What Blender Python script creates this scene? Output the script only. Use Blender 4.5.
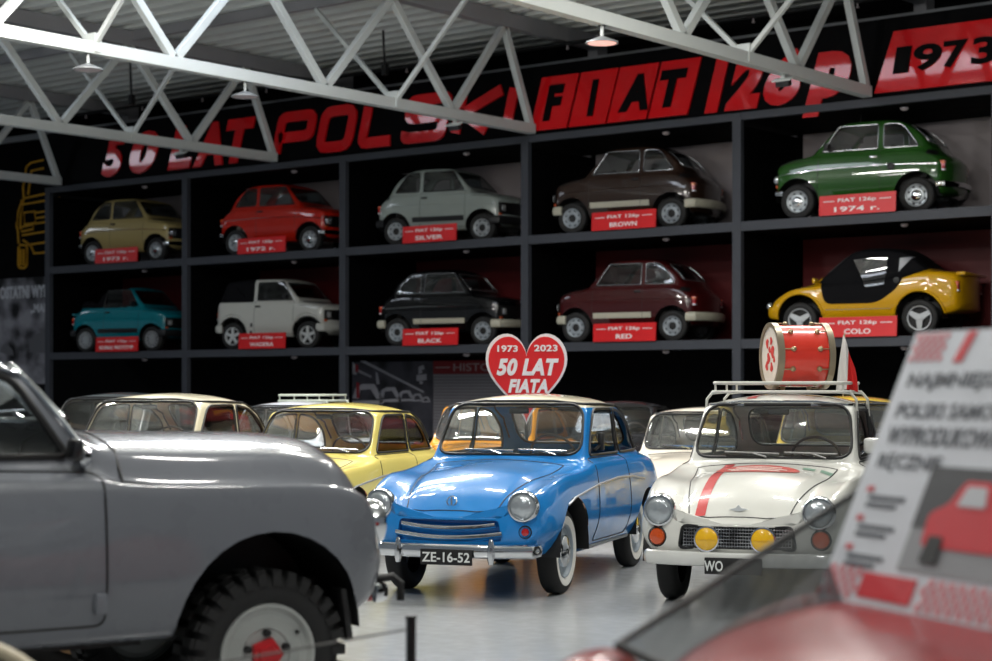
import bpy, bmesh, math, random
import numpy as np
from mathutils import Vector, Matrix, Euler
from mathutils.bvhtree import BVHTree
from mathutils.interpolate import poly_3d_calc
random.seed(7)
for o in list(bpy.data.objects): bpy.data.objects.remove(o)
S = bpy.context.scene
COL = S.collection
PI = math.pi
R = math.radians

# ---------------------------------------------------------------- camera, world, lights, exposure
YAW = 38.4
FPX, CX, HY, CAMZ = 1835.0, 496.0, 390.0, 1.55
cam_d = bpy.data.cameras.new('camera'); cam = bpy.data.objects.new('camera', cam_d); COL.objects.link(cam)
cam.location = (0, 0, CAMZ); cam.rotation_euler = (R(90), 0, R(YAW))
cam_d.sensor_width = 36.0; cam_d.lens = 36.0 * FPX / 992.0; cam_d.shift_y = (HY - 330.5) / 992.0
cam_d.clip_start = 0.05; cam_d.clip_end = 300
cam_d.dof.use_dof = True; cam_d.dof.focus_distance = 14.6; cam_d.dof.aperture_fstop = 2.05
S.camera = cam
S.view_settings.view_transform = 'Standard'; S.view_settings.look = 'None'
S.view_settings.gamma = 1.0; S.view_settings.use_curve_mapping = False
S.view_settings.exposure = -0.22
W = bpy.data.worlds.new('hall_air'); S.world = W; W.use_nodes = True
W.node_tree.nodes['Background'].inputs['Color'].default_value = (0.80, 0.90, 1.0, 1)
W.node_tree.nodes['Background'].inputs['Strength'].default_value = 0.20

AX = Vector((-math.sin(R(YAW)), math.cos(R(YAW)), 0)); RT = Vector((math.cos(R(YAW)), math.sin(R(YAW)), 0))
def cp(lat, dep, z=0.0):                       # point from lateral / depth metres in the camera's floor frame
    return Vector((0, 0, z)) + AX * dep + RT * lat
def ray_t(x): return math.tan(math.atan((x - CX) / FPX) - R(YAW))
def onwall(x, y, Y):                           # where a line of sight meets the wall plane at distance Y
    X = ray_t(x) * Y
    dep = AX.x * X + AX.y * Y
    return X, CAMZ + (HY - y) * dep / FPX

def area_light(name, loc, size, power, col=(1, 0.97, 0.92), sy=None, rot=(0, 0, 0), spread=180):
    l = bpy.data.lights.new(name, 'AREA'); l.energy = power; l.color = col; l.shape = 'RECTANGLE'
    l.size = size; l.size_y = sy or size; l.spread = R(spread)
    o = bpy.data.objects.new(name, l); o.location = loc; o.rotation_euler = rot; COL.objects.link(o); return o
# hall lamps above the front row, with unseen near and rear lights added for brightness (rot z aligns them with the car rows)
for lat, dep, pw in ((-3.4, 17.6, 190), (0.3, 17.4, 210), (3.4, 16.0, 190), (-2.8, 9.6, 240), (1.2, 8.8, 200), (-0.9, 22.5, 300), (3.6, 20.5, 260), (-5.2, 22.5, 260), (-2.8, 20.2, 220)):
    area_light('hall_lamp_and_fill', cp(lat, dep, 6.9), 1.6, pw, sy=0.35, rot=(0, 0, R(20)))
def point_light(name, loc, power, rad=0.25, col=(1, 0.98, 0.95)):
    l = bpy.data.lights.new(name, 'POINT'); l.energy = power; l.shadow_soft_size = rad; l.color = col
    o = bpy.data.objects.new(name, l); o.location = loc; COL.objects.link(o); return o
# unseen point lights added to brighten the trusses, roof deck and shelf
for lat, dep, z, pw in ((-7.5, 19.5, 6.3, 520), (-1.8, 18.0, 6.4, 320), (5.6, 16.0, 6.4, 330), (-3.0, 5.0, 6.4, 420), (4.0, 2.0, 6.4, 480)):
    point_light('added_fill_light', cp(lat, dep, z), pw)

# ---------------------------------------------------------------- helpers
def srgb(h):
    h = h.lstrip('#'); v = [int(h[i:i+2], 16) / 255 for i in (0, 2, 4)]
    return tuple(((c / 12.92) if c <= 0.04045 else ((c + 0.055) / 1.055) ** 2.4) for c in v)
MATS = {}
def mat(name, col, rough=0.5, metal=0.0, coat=0.0, emit=None, noise=0.06, scale=6.0, spec=0.5, bump=0.0):
    if name in MATS: return MATS[name]
    m = bpy.data.materials.new(name); m.use_nodes = True; nt = m.node_tree; b = nt.nodes['Principled BSDF']
    c = srgb(col) if isinstance(col, str) else col
    tc = nt.nodes.new('ShaderNodeTexCoord'); nz = nt.nodes.new('ShaderNodeTexNoise')
    nz.inputs['Scale'].default_value = scale; nz.inputs['Detail'].default_value = 4
    nt.links.new(tc.outputs['Object'], nz.inputs['Vector'])
    mx = nt.nodes.new('ShaderNodeMix'); mx.data_type = 'RGBA'
    mx.inputs['A'].default_value = (*[v * (1 - noise) for v in c], 1); mx.inputs['B'].default_value = (*[min(1, v * (1 + noise)) for v in c], 1)
    nt.links.new(nz.outputs['Fac'], mx.inputs['Factor']); nt.links.new(mx.outputs['Result'], b.inputs['Base Color'])
    mr = nt.nodes.new('ShaderNodeMapRange'); mr.inputs['To Min'].default_value = max(0, rough * 0.85); mr.inputs['To Max'].default_value = min(1, rough * 1.15)
    nt.links.new(nz.outputs['Fac'], mr.inputs['Value']); nt.links.new(mr.outputs['Result'], b.inputs['Roughness'])
    b.inputs['Metallic'].default_value = metal; b.inputs['Coat Weight'].default_value = coat; b.inputs['Coat Roughness'].default_value = 0.04
    b.inputs['Specular IOR Level'].default_value = spec
    if emit: b.inputs['Emission Color'].default_value = (*srgb(emit[0]), 1); b.inputs['Emission Strength'].default_value = emit[1]
    if bump:
        bp = nt.nodes.new('ShaderNodeBump'); bp.inputs['Strength'].default_value = bump; bp.inputs['Distance'].default_value = 0.02
        nt.links.new(nz.outputs['Fac'], bp.inputs['Height']); nt.links.new(bp.outputs['Normal'], b.inputs['Normal'])
    MATS[name] = m; return m
def paint(name, col, rough=0.32): return mat('paint_' + name, col, rough, 0.0, 1.0, noise=0.03, spec=0.1)
def glass(name, tint=(0.82, 0.88, 0.86), base=0.06, dirt=0.0):
    if name in MATS: return MATS[name]
    m = bpy.data.materials.new(name); m.use_nodes = True; nt = m.node_tree; nt.nodes.clear()
    out = nt.nodes.new('ShaderNodeOutputMaterial'); tr = nt.nodes.new('ShaderNodeBsdfTransparent'); gl = nt.nodes.new('ShaderNodeBsdfGlossy')
    fr = nt.nodes.new('ShaderNodeFresnel'); ge = nt.nodes.new('ShaderNodeNewGeometry'); mi_ = nt.nodes.new('ShaderNodeMapRange')
    mi_.inputs['To Min'].default_value = 1.5; mi_.inputs['To Max'].default_value = 1 / 1.5   # thin pane: same sheen from both faces
    nt.links.new(ge.outputs['Backfacing'], mi_.inputs['Value']); nt.links.new(mi_.outputs['Result'], fr.inputs['IOR'])
    ad = nt.nodes.new('ShaderNodeMath'); ad.operation = 'ADD'; ad.use_clamp = True; ad.inputs[1].default_value = base
    mx = nt.nodes.new('ShaderNodeMixShader'); tr.inputs['Color'].default_value = (*tint, 1); gl.inputs['Roughness'].default_value = 0.03
    tc = nt.nodes.new('ShaderNodeTexCoord'); nz = nt.nodes.new('ShaderNodeTexNoise'); nz.inputs['Scale'].default_value = 3
    mr = nt.nodes.new('ShaderNodeMapRange'); mr.inputs['To Min'].default_value = 0.02; mr.inputs['To Max'].default_value = 0.06
    nt.links.new(tc.outputs['Object'], nz.inputs['Vector']); nt.links.new(nz.outputs['Fac'], mr.inputs['Value']); nt.links.new(mr.outputs['Result'], gl.inputs['Roughness'])
    nt.links.new(fr.outputs['Fac'], ad.inputs[0]); nt.links.new(ad.outputs[0], mx.inputs['Fac'])
    nt.links.new(tr.outputs[0], mx.inputs[1]); nt.links.new(gl.outputs[0], mx.inputs[2])
    last = mx
    if dirt:
        df = nt.nodes.new('ShaderNodeBsdfDiffuse'); df.inputs['Color'].default_value = (0.42, 0.43, 0.44, 1)
        m2 = nt.nodes.new('ShaderNodeMixShader'); m2.inputs['Fac'].default_value = dirt
        nt.links.new(mx.outputs[0], m2.inputs[1]); nt.links.new(df.outputs[0], m2.inputs[2]); last = m2
    nt.links.new(last.outputs[0], out.inputs['Surface']); MATS[name] = m; return m

def link(o, parent=None, loc=None):
    COL.objects.link(o)
    if parent: o.parent = parent
    if loc is not None: o.location = loc
    return o
def setmat(o, m):
    if m is None: return
    if len(o.data.materials) == 0: o.data.materials.append(None)
    o.material_slots[0].link = 'OBJECT'; o.material_slots[0].material = m
def obj(name, me, m=None, parent=None, loc=None, label=None):
    o = bpy.data.objects.new(name, me); link(o, parent, loc); setmat(o, m)
    if label: o['label'] = label
    return o
def tag(o, label, cat, group=None, kind=None):
    o['label'] = label; o['category'] = cat
    if group: o['group'] = group
    if kind: o['kind'] = kind
    return o
def empty(name, loc=(0, 0, 0), rz=0.0, label='', cat='', group=None, scale=1.0):
    o = bpy.data.objects.new(name, None); o.empty_display_size = 0.2; COL.objects.link(o)
    o.location = loc; o.rotation_euler = (0, 0, rz); o.scale = (scale,) * 3
    return tag(o, label, cat, group)
def struct(name, me, m): o = obj(name, me, m); o['kind'] = 'structure'; return o

class MB:
    def __init__(s): s.v = []; s.f = []
    def add(s, vs, fs):
        n = len(s.v); s.v += [tuple(p) for p in vs]; s.f += [tuple(i + n for i in q) for q in fs]; return s
    def box(s, c, d, rot=None):
        M = rot.to_3x3() if isinstance(rot, Matrix) else (Euler(rot).to_matrix() if rot else Matrix.Identity(3))
        vs = [Vector(c) + M @ Vector((sx * d[0] / 2, sy * d[1] / 2, sz * d[2] / 2)) for sx in (-1, 1) for sy in (-1, 1) for sz in (-1, 1)]
        return s.add(vs, [(0, 1, 3, 2), (4, 6, 7, 5), (0, 4, 5, 1), (2, 3, 7, 6), (0, 2, 6, 4), (1, 5, 7, 3)])
    def tube(s, path, r, n=8, closed=False, r2=None, up=Vector((0, 0, 1)), caps=True):
        P = [Vector(p) for p in path]; N = len(P); vs = []; fs = []
        for i in range(N):
            a = P[(i - 1) % N] if (closed or i > 0) else P[i]; b = P[(i + 1) % N] if (closed or i < N - 1) else P[i]
            t = (b - a); t = t.normalized() if t.length > 1e-9 else Vector((1, 0, 0))
            u = up if abs(t.dot(up)) < 0.98 else Vector((1, 0, 0)) if abs(t.x) < 0.9 else Vector((0, 1, 0))
            sd = t.cross(u).normalized(); uu = sd.cross(t).normalized()
            rr = r[i] if isinstance(r, (list, tuple)) else r; rz = rr if r2 is None else r2
            for k in range(n):
                an = 2 * PI * (k + 0.5) / n; vs.append(P[i] + sd * math.cos(an) * rr + uu * math.sin(an) * rz)
        for i in range(N if closed else N - 1):
            j = (i + 1) % N
            for k in range(n): fs.append((i * n + k, j * n + k, j * n + (k + 1) % n, i * n + (k + 1) % n))
        if not closed and caps: fs.append(tuple(range(n))); fs.append(tuple((N - 1) * n + k for k in reversed(range(n))))
        return s.add(vs, fs)
    def beam(s, a, b, w, h, up=Vector((0, 0, 1))):
        a = Vector(a); b = Vector(b); t = (b - a).normalized(); u = up if abs(t.dot(up)) < 0.98 else Vector((1, 0, 0))
        sd = t.cross(u).normalized(); uu = sd.cross(t).normalized()
        vs = [p + sd * x * w / 2 + uu * y * h / 2 for p in (a, b) for x, y in ((-1, -1), (1, -1), (1, 1), (-1, 1))]
        return s.add(vs, [(0, 1, 2, 3)[::-1], (4, 5, 6, 7), (0, 1, 5, 4), (1, 2, 6, 5), (2, 3, 7, 6), (3, 0, 4, 7)])
    def lathe(s, prof, n=32, M=None, closed=False):              # prof: (radius, height) about local z; M places it
        M = M or Matrix.Identity(4); vs = []; fs = []; L = len(prof)
        for k in range(n):
            a = 2 * PI * k / n
            for r, h in prof: vs.append(M @ Vector((r * math.cos(a), r * math.sin(a), h)))
        for k in range(n):
            j = (k + 1) % n
            for i in range(L if closed else L - 1):
                i2 = (i + 1) % L; fs.append((k * L + i, j * L + i, j * L + i2, k * L + i2))
        return s.add(vs, fs)
    def prism(s, poly, M, depth):                                # poly in local xy, extruded along +z by depth
        n = len(poly); vs = [M @ Vector((x, y, 0)) for x, y in poly] + [M @ Vector((x, y, depth)) for x, y in poly]
        return s.add(vs, [tuple(reversed(range(n))), tuple(range(n, 2 * n))] + [(i, (i + 1) % n, n + (i + 1) % n, n + i) for i in range(n)])
    def grid(s, f, nu, nv):
        vs = [f(i / nu, j / nv) for i in range(nu + 1) for j in range(nv + 1)]
        return s.add(vs, [(i * (nv + 1) + j, (i + 1) * (nv + 1) + j, (i + 1) * (nv + 1) + j + 1, i * (nv + 1) + j + 1) for i in range(nu) for j in range(nv)])
    def mesh(s, name='m', smooth=True, ang=35, bevel=0.0, seg=2, merge=False):
        bm = bmesh.new(); vv = [bm.verts.new(p) for p in s.v]
        for q in s.f:
            try: bm.faces.new([vv[i] for i in q])
            except ValueError: pass
        if merge: bmesh.ops.remove_doubles(bm, verts=bm.verts, dist=1e-5)
        bmesh.ops.recalc_face_normals(bm, faces=bm.faces)
        if bevel: 
            ed = [e for e in bm.edges if len(e.link_faces) == 2 and e.calc_face_angle(0) > 0.5]
            bmesh.ops.bevel(bm, geom=ed, offset=bevel, segments=seg, affect='EDGES', profile=0.5)
        me = bpy.data.meshes.new(name); bm.to_mesh(me); bm.free()
        if smooth: me.shade_smooth(); me.set_sharp_from_angle(angle=R(ang))
        return me
    def build(s, name, m=None, parent=None, loc=None, **k): return obj(name, s.mesh(name, **k), m, parent, loc)

def text_mesh(body, w, h, depth=0.01, bold=0.0, shear=0.0, align='C'):
    cu = bpy.data.curves.new('lettering', 'FONT'); cu.body = body; cu.size = 1; cu.offset = bold; cu.shear = shear; cu.extrude = 0.05; cu.resolution_u = 4
    cu.space_character = 1.0 + bold * 1.6
    o = bpy.data.objects.new('lettering', cu); COL.objects.link(o)
    dg = bpy.context.evaluated_depsgraph_get(); me = bpy.data.meshes.new_from_object(o.evaluated_get(dg)); 
    bpy.data.objects.remove(o); bpy.data.curves.remove(cu)
    n = len(me.vertices); co = np.zeros(n * 3); me.vertices.foreach_get('co', co); co = co.reshape(-1, 3)
    mn = co.min(0); mxx = co.max(0); sz = np.maximum(mxx - mn, 1e-6)
    co[:, 0] = (co[:, 0] - mn[0]) / sz[0] * w - (w / 2 if align == 'C' else 0)
    co[:, 1] = (co[:, 1] - mn[1]) / sz[1] * h - (h / 2 if align == 'C' else 0)
    co[:, 2] = (co[:, 2] - mn[2]) / sz[2] * depth
    me.vertices.foreach_set('co', co.ravel()); me.materials.clear(); me.update(); return me
def xform(me, M): me.transform(M); return me
WALLF = Matrix(((1, 0, 0, 0), (0, 0, -1, 0), (0, 1, 0, 0), (0, 0, 0, 1)))      # xy drawing -> upright plane facing -Y
CARF = Matrix(((0, 0, 1, 0), (1, 0, 0, 0), (0, 1, 0, 0), (0, 0, 0, 1)))        # xy drawing -> upright plane facing +X
def wl(me, X, Y, Z): return xform(me, Matrix.Translation((X, Y, Z)) @ WALLF)
def rrect(x0, y0, x1, y1, r, n=5):
    p = []
    for cx, cy, a0 in ((x1 - r, y0 + r, -90), (x1 - r, y1 - r, 0), (x0 + r, y1 - r, 90), (x0 + r, y0 + r, 180)):
        for k in range(n + 1): a = R(a0 + 90 * k / n); p.append((cx + r * math.cos(a), cy + r * math.sin(a)))
    return p
def rpoly(pts, r, n=4):                                           # polygon with rounded corners
    out = []; N = len(pts)
    for i in range(N):
        p = Vector(pts[i]); a = Vector(pts[i - 1]) - p; b = Vector(pts[(i + 1) % N]) - p
        rr = r[i] if isinstance(r, (list, tuple)) else r
        d = min(rr, a.length * 0.48, b.length * 0.48); A = p + a.normalized() * d; B = p + b.normalized() * d
        for k in range(n + 1):
            t = k / n; q = A * (1 - t) ** 2 + p * 2 * t * (1 - t) + B * t * t; out.append((q.x, q.y))
    return out
# ---------------------------------------------------------------- lofted car bodies
def pchip(x, y, q):
    x = np.asarray(x, float); y = np.asarray(y, float); q = np.asarray(q, float)
    h = np.diff(x); d = np.diff(y) / h; n = len(x); m = np.zeros(n)
    if n == 2: m[:] = d[0]
    else:
        for i in range(1, n - 1):
            if d[i - 1] * d[i] > 0:
                w1 = 2 * h[i] + h[i - 1]; w2 = h[i] + 2 * h[i - 1]; m[i] = (w1 + w2) / (w1 / d[i - 1] + w2 / d[i])
        m[0] = d[0]; m[-1] = d[-1]
    k = np.clip(np.searchsorted(x, q) - 1, 0, n - 2); t = (q - x[k]) / h[k]
    return ((1 + 2 * t) * (1 - t) ** 2) * y[k] + t * (1 - t) ** 2 * h[k] * m[k] + t * t * (3 - 2 * t) * y[k + 1] + t * t * (t - 1) * h[k] * m[k + 1]
def loft(table, deform=None, seg=(3, 5, 7, 4, 10, 9), step=0.05):
    T = np.array(sorted(table), float); X = []
    for a, b in zip(T[:-1, 0], T[1:, 0]):
        n = max(3, int(math.ceil((b - a) / step))); X += list(a + (b - a) * np.arange(n) / n)
    X.append(T[-1, 0]); X = np.array(X); C = np.stack([pchip(T[:, 0], T[:, i], X) for i in range(1, 12)], 1)
    rings = []
    for x, c in zip(X, C):
        zb, yb, zm, ym, zs, ys, zg, yg, zr, yr, zt = c
        P = np.array([(-yb, zb), (0, zb), (yb, zb), (ym, zm), (ys, zs), (yg, zg), (yr, zr), (0, zt), (-yr, zr)])
        t = np.concatenate([[0], np.cumsum(np.maximum(np.hypot(*np.diff(P, axis=0).T), 1e-4))])
        q = []
        for i, n in enumerate(seg): q += list(t[i + 1] + (t[i + 2] - t[i + 1]) * np.arange(n) / n)
        q.append(t[7]); yy = pchip(t, P[:, 0], q); zz = pchip(t, P[:, 1], q)
        half = [(x, max(0, a), b) for a, b in zip(yy, zz)]; half[0] = (x, 0, half[0][2]); half[-1] = (x, 0, half[-1][2])
        rings.append(half + [(x, -a, b) for _, a, b in reversed(half[1:-1])])
    V = []; F = []; n = len(rings[0])
    def endrings(r): 
        c = np.mean(np.array(r), 0); return [[tuple(c + (np.array(p) - c) * k) for p in r] for k in (0.66, 0.33)], tuple(c)
    e0, c0 = endrings(rings[0]); e1, c1 = endrings(rings[-1])
    RR = e0[::-1] + rings + e1
    for r in RR: V += r
    for i in range(len(RR) - 1):
        for k in range(n): F.append((i * n + k, (i + 1) * n + k, (i + 1) * n + (k + 1) % n, i * n + (k + 1) % n))
    V.append(c0); V.append(c1); m = len(RR)
    for k in range(n): F.append((len(V) - 2, k, (k + 1) % n)); F.append((len(V) - 1, (m - 1) * n + (k + 1) % n, (m - 1) * n + k))
    if deform: V = [deform(*p) for p in V]
    return V, F
class Body:
    def __init__(s, V, F, zmap=None):
        s.zm = zmap or (lambda z: z)
        s.V = [Vector(p) for p in V]; s.bm = bmesh.new(); vv = [s.bm.verts.new(p) for p in V]
        for f in F: 
            try: s.bm.faces.new([vv[i] for i in f])
            except ValueError: pass
        bmesh.ops.recalc_face_normals(s.bm, faces=s.bm.faces); s.bm.normal_update()
        s.bm.verts.index_update()
        s.N = [v.normal.copy() for v in s.bm.verts]; s.F = [tuple(v.index for v in f.verts) for f in s.bm.faces]
        s.bvh = BVHTree.FromPolygons(s.V, s.F); s.parts = {}
    def cut(s, name, poly, ax, cond, keep=True, raw=False):
        """split the surface along a convex outline (projected along the axis not in ax); the inside becomes its own mesh"""
        if ax[1] == 2 and not raw: poly = [(p[0], s.zm(p[1])) for p in poly]
        A = sum(poly[i - 1][0] * poly[i][1] - poly[i][0] * poly[i - 1][1] for i in range(len(poly)))
        if A < 0: poly = poly[::-1]
        lo = [min(p[k] for p in poly) for k in (0, 1)]; hi = [max(p[k] for p in poly) for k in (0, 1)]
        fs = []
        for f in s.bm.faces:
            c = [[v.co[ax[k]] for v in f.verts] for k in (0, 1)]
            if min(c[0]) > hi[0] or max(c[0]) < lo[0] or min(c[1]) > hi[1] or max(c[1]) < lo[1]: continue
            if cond(f.calc_center_median(), f.normal): fs.append(f)
        for i in range(len(poly)):
            a = poly[i - 1]; b = poly[i]; dx, dy = b[0] - a[0], b[1] - a[1]
            if dx * dx + dy * dy < 1e-12 or not fs: continue
            no = Vector((0, 0, 0)); no[ax[0]] = -dy; no[ax[1]] = dx; no.normalize(); co = Vector((0, 0, 0)); co[ax[0]] = a[0]; co[ax[1]] = a[1]
            g = set(fs)
            for f in fs: g.update(f.verts); g.update(f.edges)
            r = bmesh.ops.bisect_plane(s.bm, geom=list(g), dist=1e-6, plane_co=co, plane_no=no)
            fs = [q for q in r['geom'] if isinstance(q, bmesh.types.BMFace) and q.is_valid and (q.calc_center_median() - co).dot(no) > 0]
        for f in fs: f.normal_update()
        if keep and fs: s.parts[name] = s.tomesh(fs, name)
        bmesh.ops.delete(s.bm, geom=fs, context='FACES')
    def tomesh(s, fs, name):
        idx = {}; V = []; F = []
        for f in fs:
            q = []
            for v in f.verts:
                if v not in idx: idx[v] = len(V); V.append(v.co.copy())
                q.append(idx[v])
            F.append(q)
        me = bpy.data.meshes.new(name); me.from_pydata(V, [], F); me.shade_smooth()
        ns = []
        for p in V:
            loc, n, i, d = s.bvh.find_nearest(p)
            q = s.F[i]; w = poly_3d_calc([s.V[k] for k in q], loc); nn = Vector((0, 0, 0))
            for k, ww in zip(q, w): nn += s.N[k] * ww
            ns.append(nn.normalized() if nn.length > 1e-6 else n)
        me.normals_split_custom_set_from_vertices(ns); return me
    def rest(s, name='body'): return s.tomesh(list(s.bm.faces), name)
    def hit(s, o, d):
        l, n, i, dd = s.bvh.ray_cast(Vector(o), Vector(d)); return (l, n)
    def side(s, x, z, sg=1, off=0.0):
        z = s.zm(z); l, n = s.hit((x, 3 * sg, z), (0, -sg, 0))
        if l is None: l, n, _, _ = s.bvh.find_nearest(Vector((x, 0.8 * sg, z)))
        return l + n * off
    def front(s, y, z, sg=1, off=0.0):
        z = s.zm(z); l, n = s.hit((6 * sg, y, z), (-sg, 0, 0))
        if l is None: l, n, _, _ = s.bvh.find_nearest(Vector((2 * sg, y, z)))
        return l + n * off
    def top(s, x, y, off=0.0):
        l, n = s.hit((x, y, 5), (0, 0, -1))
        if l is None: l, n, _, _ = s.bvh.find_nearest(Vector((x, y, 1)))
        return l + n * off
def dens(pts, step, closed=False):
    out = []; N = len(pts)
    for i in range(N if closed else N - 1):
        a = Vector(pts[i]); b = Vector(pts[(i + 1) % N]); n = max(1, int((b - a).length / step))
        out += [a + (b - a) * k / n for k in range(n)]
    if not closed: out.append(Vector(pts[-1]))
    return out
def drape(fn, pts, r, step=0.04, closed=False, off=0.0, n=6, mb=None, r2=None):
    mb = mb or MB(); return mb.tube([fn(p[0], p[1], off) for p in dens(pts, step, closed)], r, n, closed, r2=r2)
SIDE = lambda b, sg: (lambda x, z, off: b.side(x, z, sg, off))
FRONT = lambda b, sg=1: (lambda y, z, off: b.front(y, z, sg, off))
TOP = lambda b: (lambda x, y, off: b.top(x, y, off))
def lens_M(p, d=(1, 0, 0)):
    d = Vector(d).normalized(); q = d.to_track_quat('Z', 'Y'); return Matrix.Translation(p) @ q.to_matrix().to_4x4()

# wheels: lathed about the axle, outer face at +z of the lathe, then turned to face sideways
def tyre_mesh(r, rim, w, lugs=0):
    mb = MB(); h = w / 2; s = r - rim
    prof = [(rim, h * 0.75), (rim + s * 0.25, h * 0.98), (rim + s * 0.55, h), (r - s * 0.18, h * 0.9), (r - s * 0.03, h * 0.68), (r, h * 0.35), (r, 0)]
    prof = prof + [(a, -b) for a, b in reversed(prof[:-1])]
    mb.lathe(prof, 56)
    if lugs:
        for k in range(lugs):
            for sd in (1, -1):
                a = 2 * PI * (k + (0.5 if sd < 0 else 0)) / lugs
                M = Matrix.Rotation(a, 4, 'Z')
                mb.box(M @ Vector((r - 0.002, 0, sd * h * 0.5)), (0.05, 2 * PI * r / lugs * 0.58, h * 0.85), M)
                mb.box(M @ Vector((r - s * 0.16, 0, sd * h * 0.93)), (s * 0.42, 2 * PI * r / lugs * 0.52, h * 0.24), M)
    return mb.mesh('wheel', ang=40)
def disc_mesh(prof, n=40): return MB().lathe(prof, n).mesh('rim', ang=30)
def spokes_mesh(rim, n, w0, w1, h):
    mb = MB().lathe([(rim * 1.02, h - 0.03), (rim * 1.0, h + 0.008), (rim * 0.93, h + 0.006), (rim * 0.9, h - 0.04)], 40)
    for k in range(n):
        M = Matrix.Rotation(2 * PI * k / n + PI / 2, 4, 'Z')
        mb.prism([(rim * 0.1, -w0), (rim * 0.95, -w1), (rim * 0.95, w1), (rim * 0.1, w0)], M @ Matrix.Translation((0, 0, h - 0.03)), 0.03)
    mb.lathe([(0, h + 0.012), (rim * 0.2, h + 0.01), (rim * 0.24, h - 0.03)], 24)
    return mb.mesh('rim', ang=30)
WCACHE = {}
def wheel_meshes(style):
    if style in WCACHE: return WCACHE[style]
    if style in ('classic', 'classic_plain'):               # saloon wheels: whitewall or plain, painted rim, chrome cap
        r, rim, w = 0.325, 0.20, 0.155; t = tyre_mesh(r, rim, w); parts = []
        if style == 'classic': parts.append(('whitewall', disc_mesh([(rim - 0.002, 0.060), (rim + 0.03, 0.0785), (rim + 0.062, 0.0795), (rim + 0.066, 0.0770)]), 'whitewall'))
        parts.append(('rim', disc_mesh([(0.206, 0.055), (0.2, 0.074), (0.19, 0.07), (0.18, 0.045), (0.15, 0.04), (0.13, 0.05), (0.0, 0.05)]), 'rim'))
        parts.append(('hub_cap', disc_mesh([(0.125, 0.05), (0.12, 0.07), (0.10, 0.082), (0.05, 0.088), (0.035, 0.098), (0, 0.1)]), 'chrome'))
    elif style in ('slot', 'slot_dark'):
        r, rim, w = 0.265, 0.165, 0.135; t = tyre_mesh(r, rim, w)
        parts = [('rim', disc_mesh([(0.17, 0.045), (0.166, 0.066), (0.155, 0.062), (0.145, 0.04), (0.12, 0.036), (0.105, 0.052), (0.075, 0.055), (0.07, 0.035), (0.0, 0.03)]), 'rim')]
        if style == 'slot': parts.append(('hub_cap', disc_mesh([(0.085, 0.04), (0.08, 0.062), (0.06, 0.074), (0.03, 0.08), (0, 0.081)]), 'chrome'))
        else: parts.append(('hub_cap', disc_mesh([(0.068, 0.03), (0.06, 0.05), (0.03, 0.056), (0, 0.056)], 12), 'rubber'))
        mb = MB()
        for k in range(8): M = Matrix.Rotation(2 * PI * (k + 0.5) / 8, 4, 'Z'); mb.prism(rrect(0.118, -0.02, 0.14, 0.02, 0.008, 3), M @ Matrix.Translation((0, 0, 0.034)), 0.006)
        parts.append(('rim_slots', mb.mesh('rim_slots'), 'black'))
    elif style in ('five', 'three', 'lace'):
        r, rim, w = 0.27, 0.18, 0.15; t = tyre_mesh(r, rim, w)
        parts = [('rim', spokes_mesh(rim, {'five': 5, 'three': 3, 'lace': 12}[style], *{'five': (0.03, 0.025), 'three': (0.05, 0.03), 'lace': (0.014, 0.016)}[style], 0.062), 'rim'),
                 ('brake_drum', disc_mesh([(0.175, 0.0), (0.17, 0.02), (0, 0.02)], 32), 'black')]
    elif style == 'offroad':
        r, rim, w = 0.372, 0.225, 0.20; t = tyre_mesh(r - 0.014, rim, w, 30)
        parts = [('rim', disc_mesh([(0.235, 0.07), (0.228, 0.092), (0.215, 0.088), (0.2, 0.06), (0.175, 0.05), (0.14, 0.06), (0.12, 0.064), (0.11, 0.056), (0.0, 0.056)], 48), 'rim'),
                 ('hub_flange', MB().lathe([(0.082, 0.05), (0.08, 0.078), (0.055, 0.084), (0.05, 0.094), (0, 0.096)], 5).mesh('hub_flange', ang=20), 'red')]
        mb = MB()
        for k in range(5):
            a = 2 * PI * k / 5 + PI / 2; mb.lathe([(0.017, 0.05), (0.017, 0.085), (0, 0.087)], 6, Matrix.Translation((0.098 * math.cos(a), 0.098 * math.sin(a), 0)))
        mb.lathe([(0.008, 0.0), (0.008, 0.018), (0, 0.019)], 8, Matrix.Translation((0.155, 0.09, 0.052)))
        parts.append(('wheel_nuts', mb.mesh('wheel_nuts'), 'black'))
    WCACHE[style] = (t, parts, r); return WCACHE[style]
RUBBER = mat('tyre_rubber', '#1c1c1c', 0.75, noise=0.15); CHROME = mat('chrome', '#d8dadc', 0.12, 1.0); BLACK = mat('black_plastic', '#0b0b0c', 0.5)
SEAL = mat('rubber_seal', '#141414', 0.5); DARKMET = mat('dark_steel', '#2a2b2c', 0.5, 0.6)
GLASS = glass('window_glass', (0.95, 0.98, 0.97), 0.08); GLASSD = glass('tinted_glass', (0.42, 0.46, 0.46), 0.05)
WMATS = {'rubber': RUBBER, 'chrome': CHROME, 'black': mat('wheel_black', '#101011', 0.7), 'whitewall': mat('whitewall', '#e6e4de', 0.55), 'red': mat('hub_red', '#b3141c', 0.4)}
def wheel(root, x, y, style, rimcol):
    t, parts, r = wheel_meshes(style); sg = 1 if y > 0 else -1
    o = obj('wheel', t, RUBBER, root, (x, y, r)); o.rotation_euler = (R(-90 * sg), random.uniform(0, 1.5) * 0, 0)
    for n, me, mk in parts:
        obj(n, me, rimcol if mk == 'rim' else WMATS[mk], o)
    return o

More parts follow.
